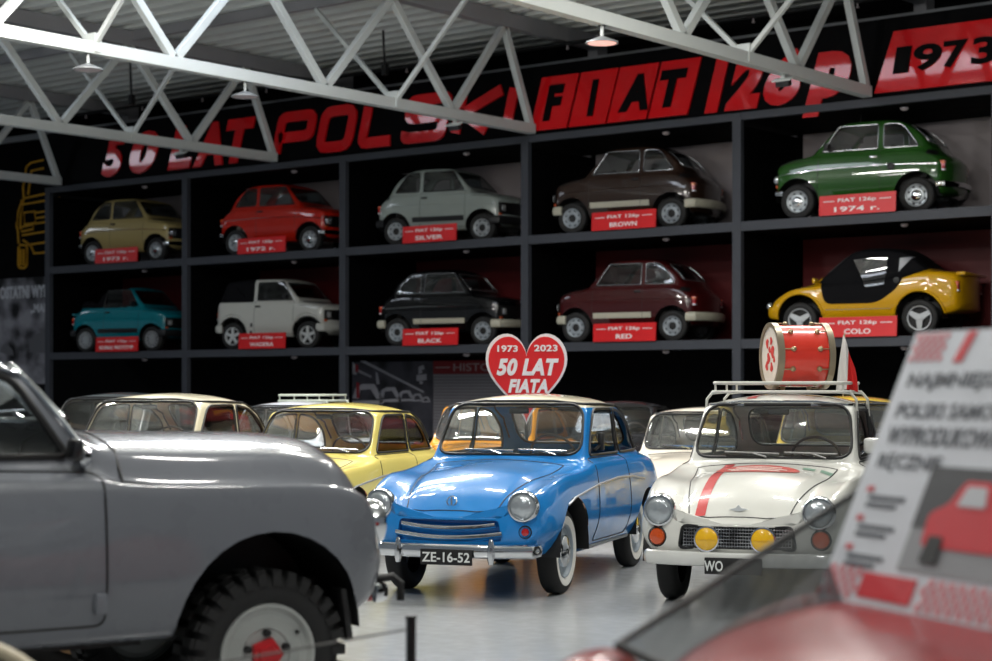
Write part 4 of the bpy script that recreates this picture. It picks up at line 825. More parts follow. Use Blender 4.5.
# ---------------------------------------------------------------- cars on the shelf
STRIPB = mat('strip_black', '#141416', 0.5)
CREAMKIT = dict(strip=CREAMB, bumper=CREAMB, bsize=(.075, .035), wheel='slot_dark', rim=mat('rim_grey', '#9aa2a8', .4, .2), square=True, seal=mat('window_chrome', '#9a9c9e', .25, .8))
shelf_cars = [
    ('beige', 'beige boxy small car at the top left of the shelf', (-31.04, 26.74), 6.9, 1.0, Z1, 0, 'fast', dict(body=('beige', '#a3925f'), handle=BLACK)),
    ('red', 'orange red boxy small car on the upper shelf beside the beige one', (-26.54, 26.75), 8.8, 1.0, Z1, 0, 'fast', dict(body=('orange_red', '#b3200f'), handle=BLACK, seat=('seat_pale', '#a9a49b', .7))),
    ('silver', 'silver grey boxy small car with black side strip on the upper shelf', (-22.24, 26.80), 11.0, 1.0, Z1, 0, 'fast', dict(body=('silver', '#8f9893', .3), strip=STRIPB, bumper=STRIPB, bsize=(.075, .035), wheel='slot_dark', square=True, rim=RIMS)),
    ('brown', 'dark brown boxy small car with cream side strip on the upper shelf', (-18.07, 26.79), 8.6, 1.03, Z1, 180, 'fast', dict(body=('brown', '#2e2019'), **CREAMKIT)),
    ('green', 'green boxy small car at the top right of the shelf', (-13.58, 26.80), 7.8, 1.06, Z1, 180, 'fast', dict(body=('green', '#26511d'), mirror=True, handle=CHROME, seal=CREAMKIT['seal'])),
    ('turq', 'turquoise open topped small car on the lower shelf at left', (-31.33, 26.80), 10.0, 1.0, Z2, 0, 'open', dict(body=('turquoise', '#06707c'), strip=STRIPB, bumper=STRIPB, bsize=(.075, .035), wheel='lace', rim=mat('alloy_grey', '#a3a8ab', .4, .3), square=True, mirror=True)),
    ('white', 'white small car with black canvas rear canopy on the lower shelf', (-26.66, 26.80), 10.0, 1.0, Z2, 0, 'canopy', dict(body=('canopy_white', '#b9bab3'), wheel='five', rim=mat('alloy_white', '#c2c6c6', .4, .1), square=True, mirror=True, wy=.61, crease=False)),
    ('black', 'black boxy small car with cream side strip on the lower shelf', (-22.21, 26.80), 10.5, 1.0, Z2, 0, 'fast', dict(body=('black', '#08080a'), crease_m=CHROME, **CREAMKIT)),
    ('maroon', 'maroon boxy small car with cream side strip on the lower shelf', (-18.02, 26.77), 9.0, 1.0, Z2, 180, 'fast', dict(body=('maroon', '#3d0f10'), **CREAMKIT)),
    ('colo', 'bright yellow open small car with black soft top on the lower shelf', (-13.53, 26.80), 8.0, 1.06, Z2, 180, 'buggy', dict(body=('sun_yellow', '#c9980f'), wheel='three', rim=mat('alloy_pale', '#b4b8bb', .35, .3), wy=.60)),
]
for key, lab, (x, y), be, sc, z, base, kind, cfg in shelf_cars:
    r, P = compact('compact_car', lab, (x, y, z), R(base + be), cfg, sc, kind); b = P['b']
    if kind == 'fast' and key == 'green': MB().tube([b.top(.05, .3), b.top(.05, .3) + Vector((-.03, 0, .34))], .006, 5).build('antenna', BLACK, r)
    if kind == 'fast' and key == 'green': h = b.side(-.55, .66, 1, .012); MB().lathe([(.055, -.02), (.055, .01), (.04, .014), (.03, .005), (0, .005)], 20, lens_M(h, (0, 1, 0))).build('fuel_cap', BLACK, r)
    if key == 'turq':
        MB().box((-.88, 0, .99), (.5, 1.1, .16)).box((-.98, 0, 1.06), (.28, 1.0, .14)).build('folded_hood', FABR, r, bevel=.05, seg=3)
        mb = MB()
        for s in (1, -1): mb.tube([(.27, s * .54, 1.36), (-.36, s * .55, 1.345), (-.42, s * .625, .96)], .016, 6)
        mb.build('window_frame', BLACK, r)
        for s in (1, -1): MB().add([(-.40, s * .626, .96), (-.345, s * .555, 1.33), (-.50, s * .57, 1.24), (-.66, s * .62, .96)], [(0, 1, 2, 3)]).build('quarter_flap', FABR, r)
        MB().box((-1.36, 0, .84), (.12, 1.06, .05)).build('tail_spoiler', paint('turquoise', '#06707c'), r, bevel=.02)
    if key == 'white':
        put(r, P, 'canopy', 'canopy', FABR)
        mb = MB(); CR = mat('canvas_crease', '#8f9291', .4)
        for s in (1, -1): drape(SIDE(b, s), [(-.88, 1.16), (-.76, 1.06), (-.66, 1.0)], .012, .03, False, .004, 5, mb); drape(SIDE(b, s), [(-.66, 1.17), (-.80, 1.02)], .008, .03, False, .004, 5, mb)
        mb.build('canopy_fold', FABR, r)
        for s in (1, -1):
            MB().tube([b.side(-.36, .26, s, .01), b.side(-.36, .26, s, .03)], .02).build('step', BLACK, r)
            MB().add([b.side(x_, z_, s, .008) for x_, z_ in ((-.40, .50), (-.455, .50), (-.50, .30), (-.44, .30))], [(0, 1, 2, 3)]).build('side_vent', BLACK, r)
            mb = MB()
            for cx in (.92, -.92): mb.tube([b.side(cx + .385 * math.cos(a), .29 + .385 * math.sin(a), s, .004) for a in np.linspace(.05, PI - .05, 20)], .022, 8)
            mb.build('wheel_flare', paint('canopy_white', '#b9bab3'), r)
    if key == 'colo':
        put(r, P, 'soft_top', 'soft_top', FABR)
        for s in '+-':
            put(r, P, 'door_curtain' + s, 'door_curtain', FABR); put(r, P, 'side_window' + s, 'side_window', glass('soft_window', (.5, .5, .5), .05, .05)); put(r, P, 'rear_pane' + s, 'rear_pane', mat('clear_vinyl', '#83868b', .3))
        for s in (1, -1):
            h = b.side(.66, .93, s, .10); MB().box(h, (.05, .16, .08)).tube([h, b.side(.64, .84, s)], .01, 6).build('side_mirror', paint('sun_yellow', '#c9980f'), r, bevel=.02)
            q = b.side(-.58, .83, s, .006); MB().lathe([(.045, -.02), (.045, .008), (0, .012)], 16, lens_M(q, (0, s, 0))).build('fuel_cap', BLACK, r)
            mb = MB()
            for cx in (.92, -.92): mb.tube([b.side(cx + .375 * math.cos(a), .29 + .385 * math.sin(a), s, .006) for a in np.linspace(.15, PI - .15, 20)], .02, 8)
            mb.build('wheel_flare', paint('sun_yellow', '#c9980f'), r)
            lamp(r, b.front(s * .40, .50, 1, .01), (1, 0, .3), .07)
        MB().box((-1.50, 0, .91), (.14, 1.14, .05)).build('tail_spoiler', paint('sun_yellow', '#c9980f'), r, bevel=.02)

# ---------------------------------------------------------------- saloons on the hall floor
BK = (.316, .949); SYAW = R(-70.0)
def parked(px, dep, sc, x0=.45):                                      # car whose screen centre stands at this bearing and depth
    lat = (px - CX) / FPX * dep; return cp(lat + BK[0] * x0 * sc, dep + BK[1] * x0 * sc)
IV = ('ivory', '#cfc8b0', .35)
blue, PB = saloon('saloon_car', 'blue rounded saloon with cream roof and black number plate', cp(.247, 15.27), SYAW, dict(body=('sky_blue', '#1f7cc4', .3), roof=('roof_cream', '#d5cfb6', .4), grille='bars', wheel='classic', rim=mat('rim_bluegrey', '#8f9aa3', .4), plate='ZE-16-52', seat=('seat_sand', '#b08a6a'), swheel='#3b302a'))
o = MB().box(PB['b'].side(.12, 1.12, 1, .05), (.05, .05, .15)).tube([PB['b'].side(.2, 1.06, 1), PB['b'].side(.13, 1.10, 1, .05)], .008, 6).build('side_mirror', BLACK, blue, bevel=.015)
yellow, PY = saloon('saloon_car', 'pale yellow rounded saloon with red seats left of the blue one', parked(313, 17.2, .94), SYAW, dict(body=('pale_yellow', '#dccb70', .35), grille='bars', plate=None, seat=('seat_red', '#8e2318'), swheel='#40352c', dash=mat('dash_pinkish', '#a98f80', .6)), .94)
cream, PCm = saloon('saloon_car', 'cream rounded saloon with dark red seats behind the grey car', parked(136, 18.1, 1.0), SYAW, dict(body=IV, grille='bars', plate=None, seat=('seat_wine', '#7d1c1a'), dash=mat('dash_brown', '#a17f68', .6)))
saloon('saloon_car', 'orange rounded saloon half hidden behind the blue one', parked(482, 21.0, .95), SYAW, dict(body=('orange', '#cf8a20', .35), grille='bars', plate=None, detail=0), .95)
saloon('saloon_car', 'low ivory saloon right behind the blue one', parked(694, 19.4, .9), SYAW, dict(body=('warm_white', '#cdc6b8', .35), grille='bars', plate=None, seat=('seat_black', '#1c1a1a'), dash=BLACK), .9)
lav, PLv = saloon('saloon_car', 'pale lavender white saloon carrying an empty roof rack', parked(276, 22.3, .93), SYAW, dict(body=('lavender_white', '#b9bcc4', .35), grille='bars', plate=None, detail=0), .93)
saloon('saloon_car', 'dark grey saloon at far left behind the cream one', parked(95, 22.5, 1.0), SYAW, dict(body=('slate_grey', '#3b4043', .35), grille='bars', plate=None, detail=0))
saloon('saloon_car', 'black roofed saloon farthest back behind the low ivory one', parked(612, 25.6, .92), SYAW, dict(body=('graphite', '#2b2c2f', .35), grille='bars', plate=None, detail=0), .92)
saloon('saloon_car', 'mustard yellow saloon with dark windows behind the white striped one', parked(838, 18.7, .98), SYAW, dict(body=('mustard', '#b79a32', .35), grille='bars', plate=None, seat=('seat_black', '#1c1a1a'), dash=BLACK, detail=0), .98)
p = parked(276, 22.3, .93, 1.20); rk = rack('empty pale roof rack on the lavender white saloon behind', (p.x, p.y, 1.415), SYAW, mat('rack_pale', '#a9b0a4', .5), .9, .6, True, .07)
WHT = ('rally_white', '#d3d3cc', .3)
white, PW_ = saloon('saloon_car', 'white rounded saloon with red stripe, yellow fog lamps and roof rack', cp(2.27, 14.55), SYAW, dict(body=WHT, grille='mesh', plate='WO', plate_y=-.0, text_y=-.20, text_w=.13, talign='L', bumper=mat('bumper_white', '#c9cac6', .3, coat=1), seat=('seat_oxblood', '#5d1f1c'), dash=mat('dash_oxblood', '#6f2a26', .6), trim=False, wiper=mat('wiper_grey', '#8c8c8a', .4), gutter=CHROME))
b = PW_['b']; STR = mat('stripe_red', '#c01a1c', .35, coat=1); 
def strip_on(fn, pts, w, nseg=30, off=.003):
    mb = MB(); D = dens(pts, .03); n = len(D); vs = []
    for q in D:
        for k in range(5): vs.append(fn(q[0], q[1] + (k / 4 - .5) * w, off))
    return mb.add(vs, [(i * 5 + k, (i + 1) * 5 + k, (i + 1) * 5 + k + 1, i * 5 + k + 1) for i in range(n - 1) for k in range(4)])
def ds(name, mb, m): o = mb.build(name, m, white); return o
o = ds('stripe', strip_on(TOP(b), [(.72, -.27), (1.845, -.27)], .075), STR); o['label'] = 'red stripe down the bonnet'
o = ds('stripe', strip_on(TOP(b), [(-1.0, -.22), (.14, -.22)], .075), STR); o['label'] = 'red stripe over the roof'
mb = MB(); c = Vector((1.02, -.01)); N = 28; vs = [b.top(c.x, c.y, .004)]
for rr_ in (.5, 1.0):
    for k in range(N): a = 2 * PI * k / N; vs.append(b.top(c.x + .19 * rr_ * math.cos(a), c.y + .31 * rr_ * math.sin(a), .004))
mb.add(vs, [(0, 1 + k, 1 + (k + 1) % N) for k in range(N)] + [(1 + k, 1 + N + k, 1 + N + (k + 1) % N, 1 + (k + 1) % N) for k in range(N)])
o = ds('bonnet_decal', mb, mat('decal_red', '#c4473c', .4, noise=.25, scale=25, coat=.6)); o['label'] = 'round faded red decal on the bonnet'
mb = MB()
for x_, w_ in ((1.11, .36), (1.03, .44), (.95, .34)):
    mb.v += []; m2 = strip_on(TOP(b), [(x_, -.01), (x_ + .035, -.01)], w_, off=.006); mb.add(m2.v, m2.f)
ds('decal_bands', mb, mat('decal_pale', '#d9c9c0', .4, noise=.3, scale=30))
for y_ in (.34, .47): 
    m2 = strip_on(TOP(b), [(.80, y_), (.88, y_)], .09); o = ds('decal', m2, mat('decal_green', '#6b8a78', .4)); o['label'] = 'small green decal beside the wiper'
for s in (1,):
    h = b.side(.22, 1.10, s, .11); MB().box(h, (.06, .16, .12)).build('side_mirror', mat('mirror_white', '#cfd0cc', .3, coat=1), white, bevel=.025, seg=3)
MB().tube([b.side(.22, 1.06, 1), b.side(.22, 1.10, 1, .06)], .01, 6).build('mirror_arm', CHROME, white)
RKM = mat('rack_white', '#c9c8c0', .4, noise=.1)
rpos = white.location + Vector((math.cos(SYAW), math.sin(SYAW), 0)) * (-.28)
rackw = rack('white tubular roof rack on the striped white saloon', (rpos.x, rpos.y, 1.535), SYAW, RKM, .95, 1.06, True, .20)

# bass drum lying on the rack
dc = cp((797 - CX) / FPX * 14.85, 14.85); DR = .25
dr = empty('bass_drum', (dc.x, dc.y, 1.553), 0, 'orange red bass drum with metal hoops lying on the white roof rack', 'drum')
ax = (RT * math.cos(R(9)) + AX * math.sin(R(9))).normalized()
M = Matrix.Translation((0, 0, DR + .022)) @ (-ax).to_track_quat('Z', 'Y').to_matrix().to_4x4()
MB().lathe([(DR, -.20), (DR, .20)], 48, M).build('shell', mat('drum_red', '#d8301c', .3, coat=1), dr)
HOOP = mat('drum_hoop', '#8f8470', .35, .5)
for s in (1, -1):
    MB().lathe([(DR + .004, s * .185), (DR + .02, s * .185), (DR + .02, s * .235), (DR - .012, s * .235), (DR - .012, s * .215)], 48, M).build('hoop', HOOP, dr)
    h = MB().lathe([(0, s * .222), (DR - .01, s * .222)], 48, M).build('drum_head', mat('drum_skin', '#cfc6ba', .5), dr)
mb = MB()
for (u, v, r_) in ((-.08, .10, .03), (.02, .12, .025), (.06, .03, .04), (-.05, -.02, .035), (.03, -.09, .03), (-.09, -.08, .03), (.10, -.03, .02), (-.02, .05, .02)):
    mb.prism([(u + r_ * (1 + .4 * math.sin(3 * a + u * 90)) * math.cos(a), v + r_ * 1.3 * math.sin(a)) for a in np.linspace(0, 2 * PI, 14, endpoint=False)], M @ Matrix.Translation((0, 0, .223)), .003)
mb.build('head_print', mat('drum_print', '#c22a24', .5), dr)
for k in range(10):
    a = 2 * PI * k / 10 + .2
    for z_ in (-.11, .11):
        q = M @ Vector(((DR + .014) * math.cos(a), (DR + .014) * math.sin(a), z_)); d = (M.to_3x3() @ Vector((math.cos(a), math.sin(a), 0)))
        MB().lathe([(.022, -.016), (.02, .006), (.01, .014), (0, .016)], 10, lens_M(q, d)).tube([q, q + M.to_3x3() @ Vector((0, 0, .09 if z_ > 0 else -.09))], .005, 5).build('tension_lug', mat('lug_brass', '#a89878', .3, .7), dr)
# paper flag on the rack corner
fc = cp((843 - CX) / FPX * 14.6, 14.6); fl = empty('small_flag', (fc.x, fc.y, 1.50), 0, 'small white and red flag tied to the roof rack behind the drum', 'flag')
MB().tube([(0, 0, 0), Vector((0, 0, .50)) + RT * .012], .007, 6).build('flag_pole', mat('pole_wood', '#b9a88a', .6), fl)
def cloth(u0, u1, name, m):
    def f(u, v):
        uu = u0 + (u1 - u0) * u; top = .49 - .30 * uu ** 1.1; bot = .03 + .10 * (1 - uu) * uu
        z = bot + (top - bot) * v; x = -.06 + .18 * uu * (1 - .45 * v) + .06 * v; wv = .02 * math.sin(uu * 9 + v * 3)
        return RT * x + AX * (wv - .01) + Vector((0, 0, z))
    MB().grid(f, 8, 10).build(name, m, fl)
cloth(0, .46, 'white_field', mat('flag_white', '#d6d3cf', .8)); cloth(.46, 1, 'red_field', mat('flag_red', '#c8201f', .8))

# heart sign on a stand behind the blue car
hc = cp((526.5 - CX) / FPX * 18.0, 18.0); hs = empty('heart_sign', (hc.x, hc.y, 0), R(YAW - 2), 'red heart shaped sign with white rim above the blue car roof', 'sign')
def heart(w, h, n=40):
    P = []
    for k in range(n):
        t = 2 * PI * k / n; x = 16 * math.sin(t) ** 3; y = 13 * math.cos(t) - 5 * math.cos(2 * t) - 2 * math.cos(3 * t) - math.cos(4 * t)
        P.append((x / 32 * w, (y + 17) / 29 * h))
    return P
HB0, HW, HH = 1.20, .80, .905
def hpoly(P, y, d, nm, m): obj(nm, MB().prism(P, Matrix.Translation((0, y, HB0)) @ WALLF, d).mesh(nm, smooth=False), m, hs)
Pout = heart(HW, HH, 64); cxy = Vector((0, HH * .56)); Pin = [((x) * .93, (y - HH * .56) * .925 + HH * .56) for x, y in Pout]
hpoly(Pout, 0, .03, 'rim_board', mat('heart_white', '#dcd6d3', .45)); hpoly(Pin, -.03, .006, 'red_face', mat('heart_red', '#cc1016', .35))
HWm = mat('heart_white', '#dcd6d3', .45)
for s, x, z, w, h, bo, shr in (('1973', -.185, .755, .20, .065, .03, 0), ('2023', .19, .76, .23, .065, .03, 0), ('50 LAT', .012, .575, .61, .17, .05, .25), ('FIATA', .015, .39, .39, .135, .05, .25)):
    obj('lettering', xform(text_mesh(s, w, h, .004, bo, shr), Matrix.Translation((x, -.036, HB0 + z)) @ WALLF), HWm, hs)
MB().tube([(0, .02, .02), (0, .02, HB0 + .5)], .018, 8).build('stand_pole', DARKMET, hs); MB().lathe([(.18, 0), (.18, .015), (.03, .03), (0, .03)], 24).build('stand_base', DARKMET, hs, loc=(0, .02, 0))

# ---------------------------------------------------------------- grey off-road saloon in the foreground
def grey_car():
    T = [(-2.66, .62, .5, .75, .6, .95, .55, .97, .45, .99, .3, 1.0), (-2.4, .54, .6, .75, .76, 1.05, .68, 1.1, .54, 1.15, .38, 1.18), (-1.9, .50, .7, .75, .83, 1.13, .76, 1.18, .62, 1.3, .48, 1.36), (-1.3, .48, .74, .75, .85, 1.16, .79, 1.21, .69, 1.5, .55, 1.6), (-.7, .48, .76, .75, .85, 1.17, .80, 1.23, .71, 1.655, .585, 1.765), (-.1, .48, .76, .75, .85, 1.17, .80, 1.24, .72, 1.69, .60, 1.79),
         (.22, .48, .76, .75, .85, 1.17, .80, 1.24, .72, 1.645, .60, 1.735), (.31, .48, .76, .75, .85, 1.17, .80, 1.235, .715, 1.575, .61, 1.655), (.56, .48, .76, .75, .85, 1.165, .81, 1.22, .71, 1.32, .66, 1.41), (.66, .48, .76, .75, .85, 1.155, .815, 1.165, .725, 1.29, .63, 1.375), (.95, .48, .76, .75, .85, 1.14, .82, 1.125, .735, 1.275, .60, 1.36), (1.5, .48, .76, .75, .85, 1.13, .815, 1.11, .715, 1.26, .575, 1.35),
         (1.8, .50, .75, .75, .835, 1.11, .785, 1.08, .66, 1.225, .53, 1.325), (1.93, .55, .73, .75, .80, 1.075, .745, 1.04, .61, 1.16, .48, 1.27), (2.01, .60, .69, .76, .75, 1.01, .68, .98, .55, 1.07, .43, 1.17), (2.05, .64, .63, .77, .70, .95, .61, .92, .50, .98, .38, 1.06)]
    def df(x, y, z): q = (abs(y) / .85) ** 2; return (x - .12 * q * sm(1.4, 2.0, x) + .1 * q * sm(2.0, 2.6, -x), y, z)
    V, F = loft(T, df); b = Body(V, F)
    root = empty('offroad_saloon', cp(-2.576, 8.079), R(70.9), 'large grey off road saloon with chunky tyre filling the left foreground', 'car'); gm = paint('battleship_grey', '#6d7076', .28)
    ws = rpoly([(-.62, 1.395), (.62, 1.395), (.57, 1.64), (-.57, 1.64)], .06, 4); b.cut('windscreen', ws, (1, 2), lambda c, n: .1 < c.x < .8 and n.x > .2)
    w1 = rpoly([(.47, 1.27), (-.35, 1.27), (-.35, 1.615), (.24, 1.615)], [.04, .05, .06, .09], 4); w2 = rpoly([(-.45, 1.27), (-1.12, 1.27), (-1.0, 1.5), (-.8, 1.59), (-.45, 1.615)], .05, 4)
    side_cut(b, 'w1', w1); side_cut(b, 'w2', w2)
    rw = rpoly([(-.42, 1.36), (.42, 1.36), (.38, 1.6), (-.38, 1.6)], .08, 4); b.cut('rear_window', rw, (1, 2), lambda c, n: c.x < -.8 and n.x < -.1)
    arches(b, [(1.356, .47, .45, .455), (-1.356, .47, .42, .42)], .45)
    door = rpoly([(.585, .56), (-.40, .56), (-.40, 1.235), (.585, 1.20)], [.05, .05, .04, .06], 4); side_cut(b, 'door', door)
    rd = rpoly([(-.44, .56), (-.93, .56), (-1.15, 1.0), (-1.15, 1.235), (-.44, 1.235)], .05, 4); side_cut(b, 'rdoor', rd)
    hood = [(.70, -.725), (.70, .725), (1.5, .712), (1.8, .65), (1.93, .56), (2.02, .30), (2.02, -.30), (1.93, -.56), (1.8, -.65), (1.5, -.712)]; b.cut('bonnet', hood, (0, 1), lambda c, n: c.x > .6 and n.z > .02)
    P = b.parts; obj('body', b.rest(), gm, root); put(root, P, 'bonnet', 'bonnet', gm)
    for s in '+-': put(root, P, 'door' + s, 'door', gm); put(root, P, 'rdoor' + s, 'door', gm); put(root, P, 'w1' + s, 'side_window', GLASS); put(root, P, 'w2' + s, 'side_window', GLASS)
    put(root, P, 'windscreen', 'windscreen', GLASS); put(root, P, 'rear_window', 'rear_window', GLASS)
    obj('window_seal', seals(b, [('s', w1, 1), ('s', w1, -1), ('s', w2, 1), ('s', w2, -1)], .016), SEAL, root)
    mb = MB(); drape(FRONT(b), ws, .02, .04, True, .012, 8, mb); mb.tube([b.front(0, 1.40, 1, .015), b.front(0, 1.63, 1, .015)], .014, 6); mb.build('windscreen_frame', CHROME, root)
    mb = MB()
    for s in (1, -1): drape(SIDE(b, s), [(.56, 1.27), (.30, 1.60), (.1, 1.665), (-.4, 1.67), (-.8, 1.63), (-1.15, 1.5)], .011, .04, False, .014, 6, mb)
    mb.build('roof_gutter', CHROME, root)
    mb = MB(); drape(TOP(b), hood, .008, .05, True, 0, 5, mb)
    for s in (1, -1): drape(SIDE(b, s), door, .006, .05, True, 0, 5, mb); drape(SIDE(b, s), rd, .006, .05, True, 0, 5, mb)
    mb.build('panel_gap', BLACK, root)
    for s in (1, -1): arch_liner(1.356, .47, .45, .455, .80, .30, s, .48).build('arch_liner', BLACK, root); arch_liner(-1.356, .47, .42, .42, .80, .35, s, .48).build('arch_liner', BLACK, root)
    mb = MB().beam((1.75, -.42, .62), (.9, -.42, .60), .08, .10).beam((1.75, .42, .62), (.9, .42, .60), .08, .10).tube([(1.356, -.7, .37), (1.356, .7, .37)], .05, 10)
    for s in (1, -1): mb.grid(lambda u, v: Vector((1.356 + .62 * (u - .5) * 2, s * (.50 + .05 * v), .66 - .12 * ((u - .5) * 2) ** 2)), 10, 1)
    mb.build('leaf_springs', DARKMET, root)
    MB().beam((-1.9, -.50, .48), (.85, -.50, .48), .10, .10).beam((-1.9, .50, .48), (.85, .50, .48), .10, .10).box((-.5, 0, .50), (2.4, .9, .10)).build('dark_underbody_fill', BLACK, root, smooth=False)  # black rails and pan added to darken the gap under the car
    RIMG = mat('offroad_rim', '#a9aca8', .4)
    for x in (1.356, -1.356):
        for s in (1, -1): wheel(root, x, s * .70, 'offroad', RIMG)
    for s in (1, -1):
        p = b.front(s * .60, .93, 1, .0); lamp(root, p + Vector((.0, 0, 0)), (1, s * .1, 0), .095)
        MB().box((1.745, s * .735, .53), (.035, .13, .24), (0, R(-8), 0)).build('mud_flap', BLACK, root, bevel=.012)
        h = b.side(.555, .66, s, .015); MB().box(h, (.05, .04, .09)).build('door_hinge', gm, root, bevel=.008)
        h = b.side(-.30, 1.12, s, .035); MB().tube([h, h + Vector((.16, 0, 0))], .012, 8).tube([h + Vector((.0, -s * .04, 0)), h], .014, 8).build('door_handle', CHROME, root)
        h = b.side(.50, 1.30, s, .07); mr = MB().tube([b.side(.56, 1.25, s), h], .014, 8).box(h + Vector((-.03, s * .02, -.02)), (.05, .10, .10)).build('side_mirror', mat('mirror_black', '#101012', .3, coat=.6), root, bevel=.02)
        MB().lathe([(0, -.03), (.05, -.02), (.055, 0), (.03, .025), (0, .03)], 16, lens_M(h + Vector((.02, s * .0, -.05)), (1, s * .3, 0))).build('spot_cap', CHROME, mr)
        p = Vector((1.97, s * .57, .60)); MB().box(p, (.08, .04, .09)).tube([p + Vector((0, 0, -.02)), p + Vector((.08, 0, -.0))], .025, 8).build('tow_hook', mat('hook_red', '#a3141b', .35, coat=.6), root, bevel=.01)
        p = Vector((1.95, s * .64, .74)); MB().box(p, (.05, .06, .09)).build('side_marker', REDL, root, bevel=.012)
    bumper(root, 2.10, .66, .60, CHROME, .045, .02, .08, .06)
    MB().tube([(1.97, -.60, .66), (2.07, -.64, .67), (2.10, -.66, .64), (2.10, -.66, .56)], .02, 8).build('tow_bracket', BLACK, root)
    cabin(root, dict(seat_x=-.2, seat_y=.36, seat_z=.82, seat_w=.6, seat_b=.52, rear_x=-.95, dash_x=.42, dash_z=1.24, dash_w=1.2, mirror_x=.28, mirror_z=1.6), mat('seat_charcoal', '#262628', .7), gm, BLACK)
    for y0, y1 in ((-.45, -.1), (.1, .45)):
        MB().tube([b.front(y0, 1.43, 1, .03), b.front(y1, 1.42, 1, .03)], .008, 6).tube([b.front((y0 + y1) / 2, 1.425, 1, .03), b.front((y0 + y1) / 2, 1.385, 1, .03)], .01, 6).build('wiper', CHROME, root)
    # chrome mouth bars
    for z_ in (.72, .80, .88): MB().tube([b.front(y, z_, 1, .012) for y in np.linspace(-.42, .42, 13)], .014, 8).build('grille_bar', CHROME, root)
grey_car()

# ---------------------------------------------------------------- rope barrier and spare wheels at the front
pa, pb = cp((411 - CX) / FPX * 6.5, 6.5), cp(-1.32, 5.0)
for i, p in enumerate((pa, pb)):
    s = empty('barrier_post', p, 0, 'slim black rope barrier post standing on the floor in front of the grey car' if i == 0 else 'black rope barrier post at the other end of the cord beside the grey car', 'post', 'barrier posts')
    MB().lathe([(0, 0), (.13, 0), (.13, .012), (.018, .02), (.018, .74), (.0215, .742), (.0215, .752), (0, .754)], 20).build('post', mat('post_black', '#0c0c0d', .4), s)
tag(MB().tube([pa + Vector((0, 0, .705)) + (pb - pa) * .02, pb + Vector((0, 0, .705)) - (pb - pa) * .02], .004, 6).build('rope', mat('cord_grey', '#4c4c4a', .7)), 'thin grey cord strung from the black barrier post', 'cord')
def spare(lat, dep, yaw, r, lab, m, rimm, k=.56):
    w = empty('spare_wheel', cp(lat, dep), yaw, lab, 'wheel', None); M = Matrix.Translation((0, 0, r)) @ Matrix.Rotation(R(90), 4, 'X')
    me = tyre_mesh(r, r * k, .16 if k < .7 else .07); xform(me, M); obj('tyre', me, m, w)
    MB().lathe([(r * (k + .025), -.03), (r * (k + .02), .085 if k < .7 else .03), (r * (k - .02), .088 if k < .7 else .032), (r * (k - .06), .07 if k < .7 else .025), (r * (k - .09), .03), (r * (k - .21), .02), (0, .03)], 36, M).build('rim', rimm, w)
spare((73 - CX) / FPX * 9.75, 9.75, R(70.9), .37, 'wheel with a tan rim showing under the grey car sill', RUBBER, mat('rim_tan', '#b08a5f', .4, noise=.2))
spare(-1.65, 5.55, R(YAW), .405, 'wheel with thin cream tyre at the bottom left corner', mat('tyre_cream', '#a89d84', .6), DARKMET, .9)

# ---------------------------------------------------------------- red microcar with its information board
mc = empty('microcar', cp(1.20, 4.5), R(-70), 'small red microcar with raised glass panel under the information board at right', 'car'); mi = mc.matrix_basis if False else (Matrix.Translation(cp(1.20, 4.5)) @ Matrix.Rotation(R(-70), 4, 'Z')).inverted()
RP = mat('microcar_red', '#7d0d11', .3, coat=.3, spec=.15, noise=.03)
def se(c, e): return math.copysign(abs(c) ** e, c)
def hull(cx, cy, cz, a, b_, c_, e1=.55, e2=.7, zmin=-.6):
    def f(u, v):
        th = -PI / 2 + PI * v; ph = 2 * PI * u
        return Vector((cx + a * se(math.cos(th), e1) * se(math.cos(ph), e2), cy + b_ * se(math.cos(th), e1) * se(math.sin(ph), e2), max(cz + zmin * c_, cz + c_ * se(math.sin(th), e1))))
    return MB().grid(f, 48, 28)
hull(-.1, -.09, .45, 1.38, .71, .535, .45, .7).build('body', RP, mc, ang=60)
def L2(lat, dep, z): return mi @ cp(lat, dep, z)
P1, P2, P3, P4 = L2(.286, 4.35, .945), L2(1.157, 5.6, 1.275), L2(1.02, 4.95, .93), L2(.47, 4.25, .87)
def q4(u, v): return (P1 * (1 - u) + P2 * u) * (1 - v) + (P4 * (1 - u) + P3 * u) * v
MB().grid(q4, 10, 6).build('glass_panel', glass('panel_glass', (.33, .34, .35), .03, .05), mc)
MB().tube([q4(u, 0) for u in np.linspace(0, 1, 12)], .009, 8).tube([q4(0, v) for v in np.linspace(0, 1, 6)], .011, 8).build('panel_frame', SEAL, mc)
c = L2(.235, 4.45, 0); hull(c.x, c.y, .56, .42, .14, .355, .8, .9, -1).build('wing', RP, mc, ang=60)
for x_, y_ in ((.75, .52), (.75, -.52), (-.85, .5), (-.85, -.5)):
    o = obj('wheel', tyre_mesh(.22, .13, .11), RUBBER, mc, (x_, y_, .22)); o.rotation_euler = (R(90), 0, 0); obj('rim', disc_mesh([(.135, .04), (.12, .05), (.1, .02), (0, .03)], 24), RIMS, o)
for s in (1, -1): lamp(mc, Vector((1.17, s * .36, .55)), (1, s * .1, .1), .08)
MB().tube([(-.75, .45, .885), (0, .56, .80), (.8, .42, .80)], .012, 6).build('window_seal', SEAL, mc)

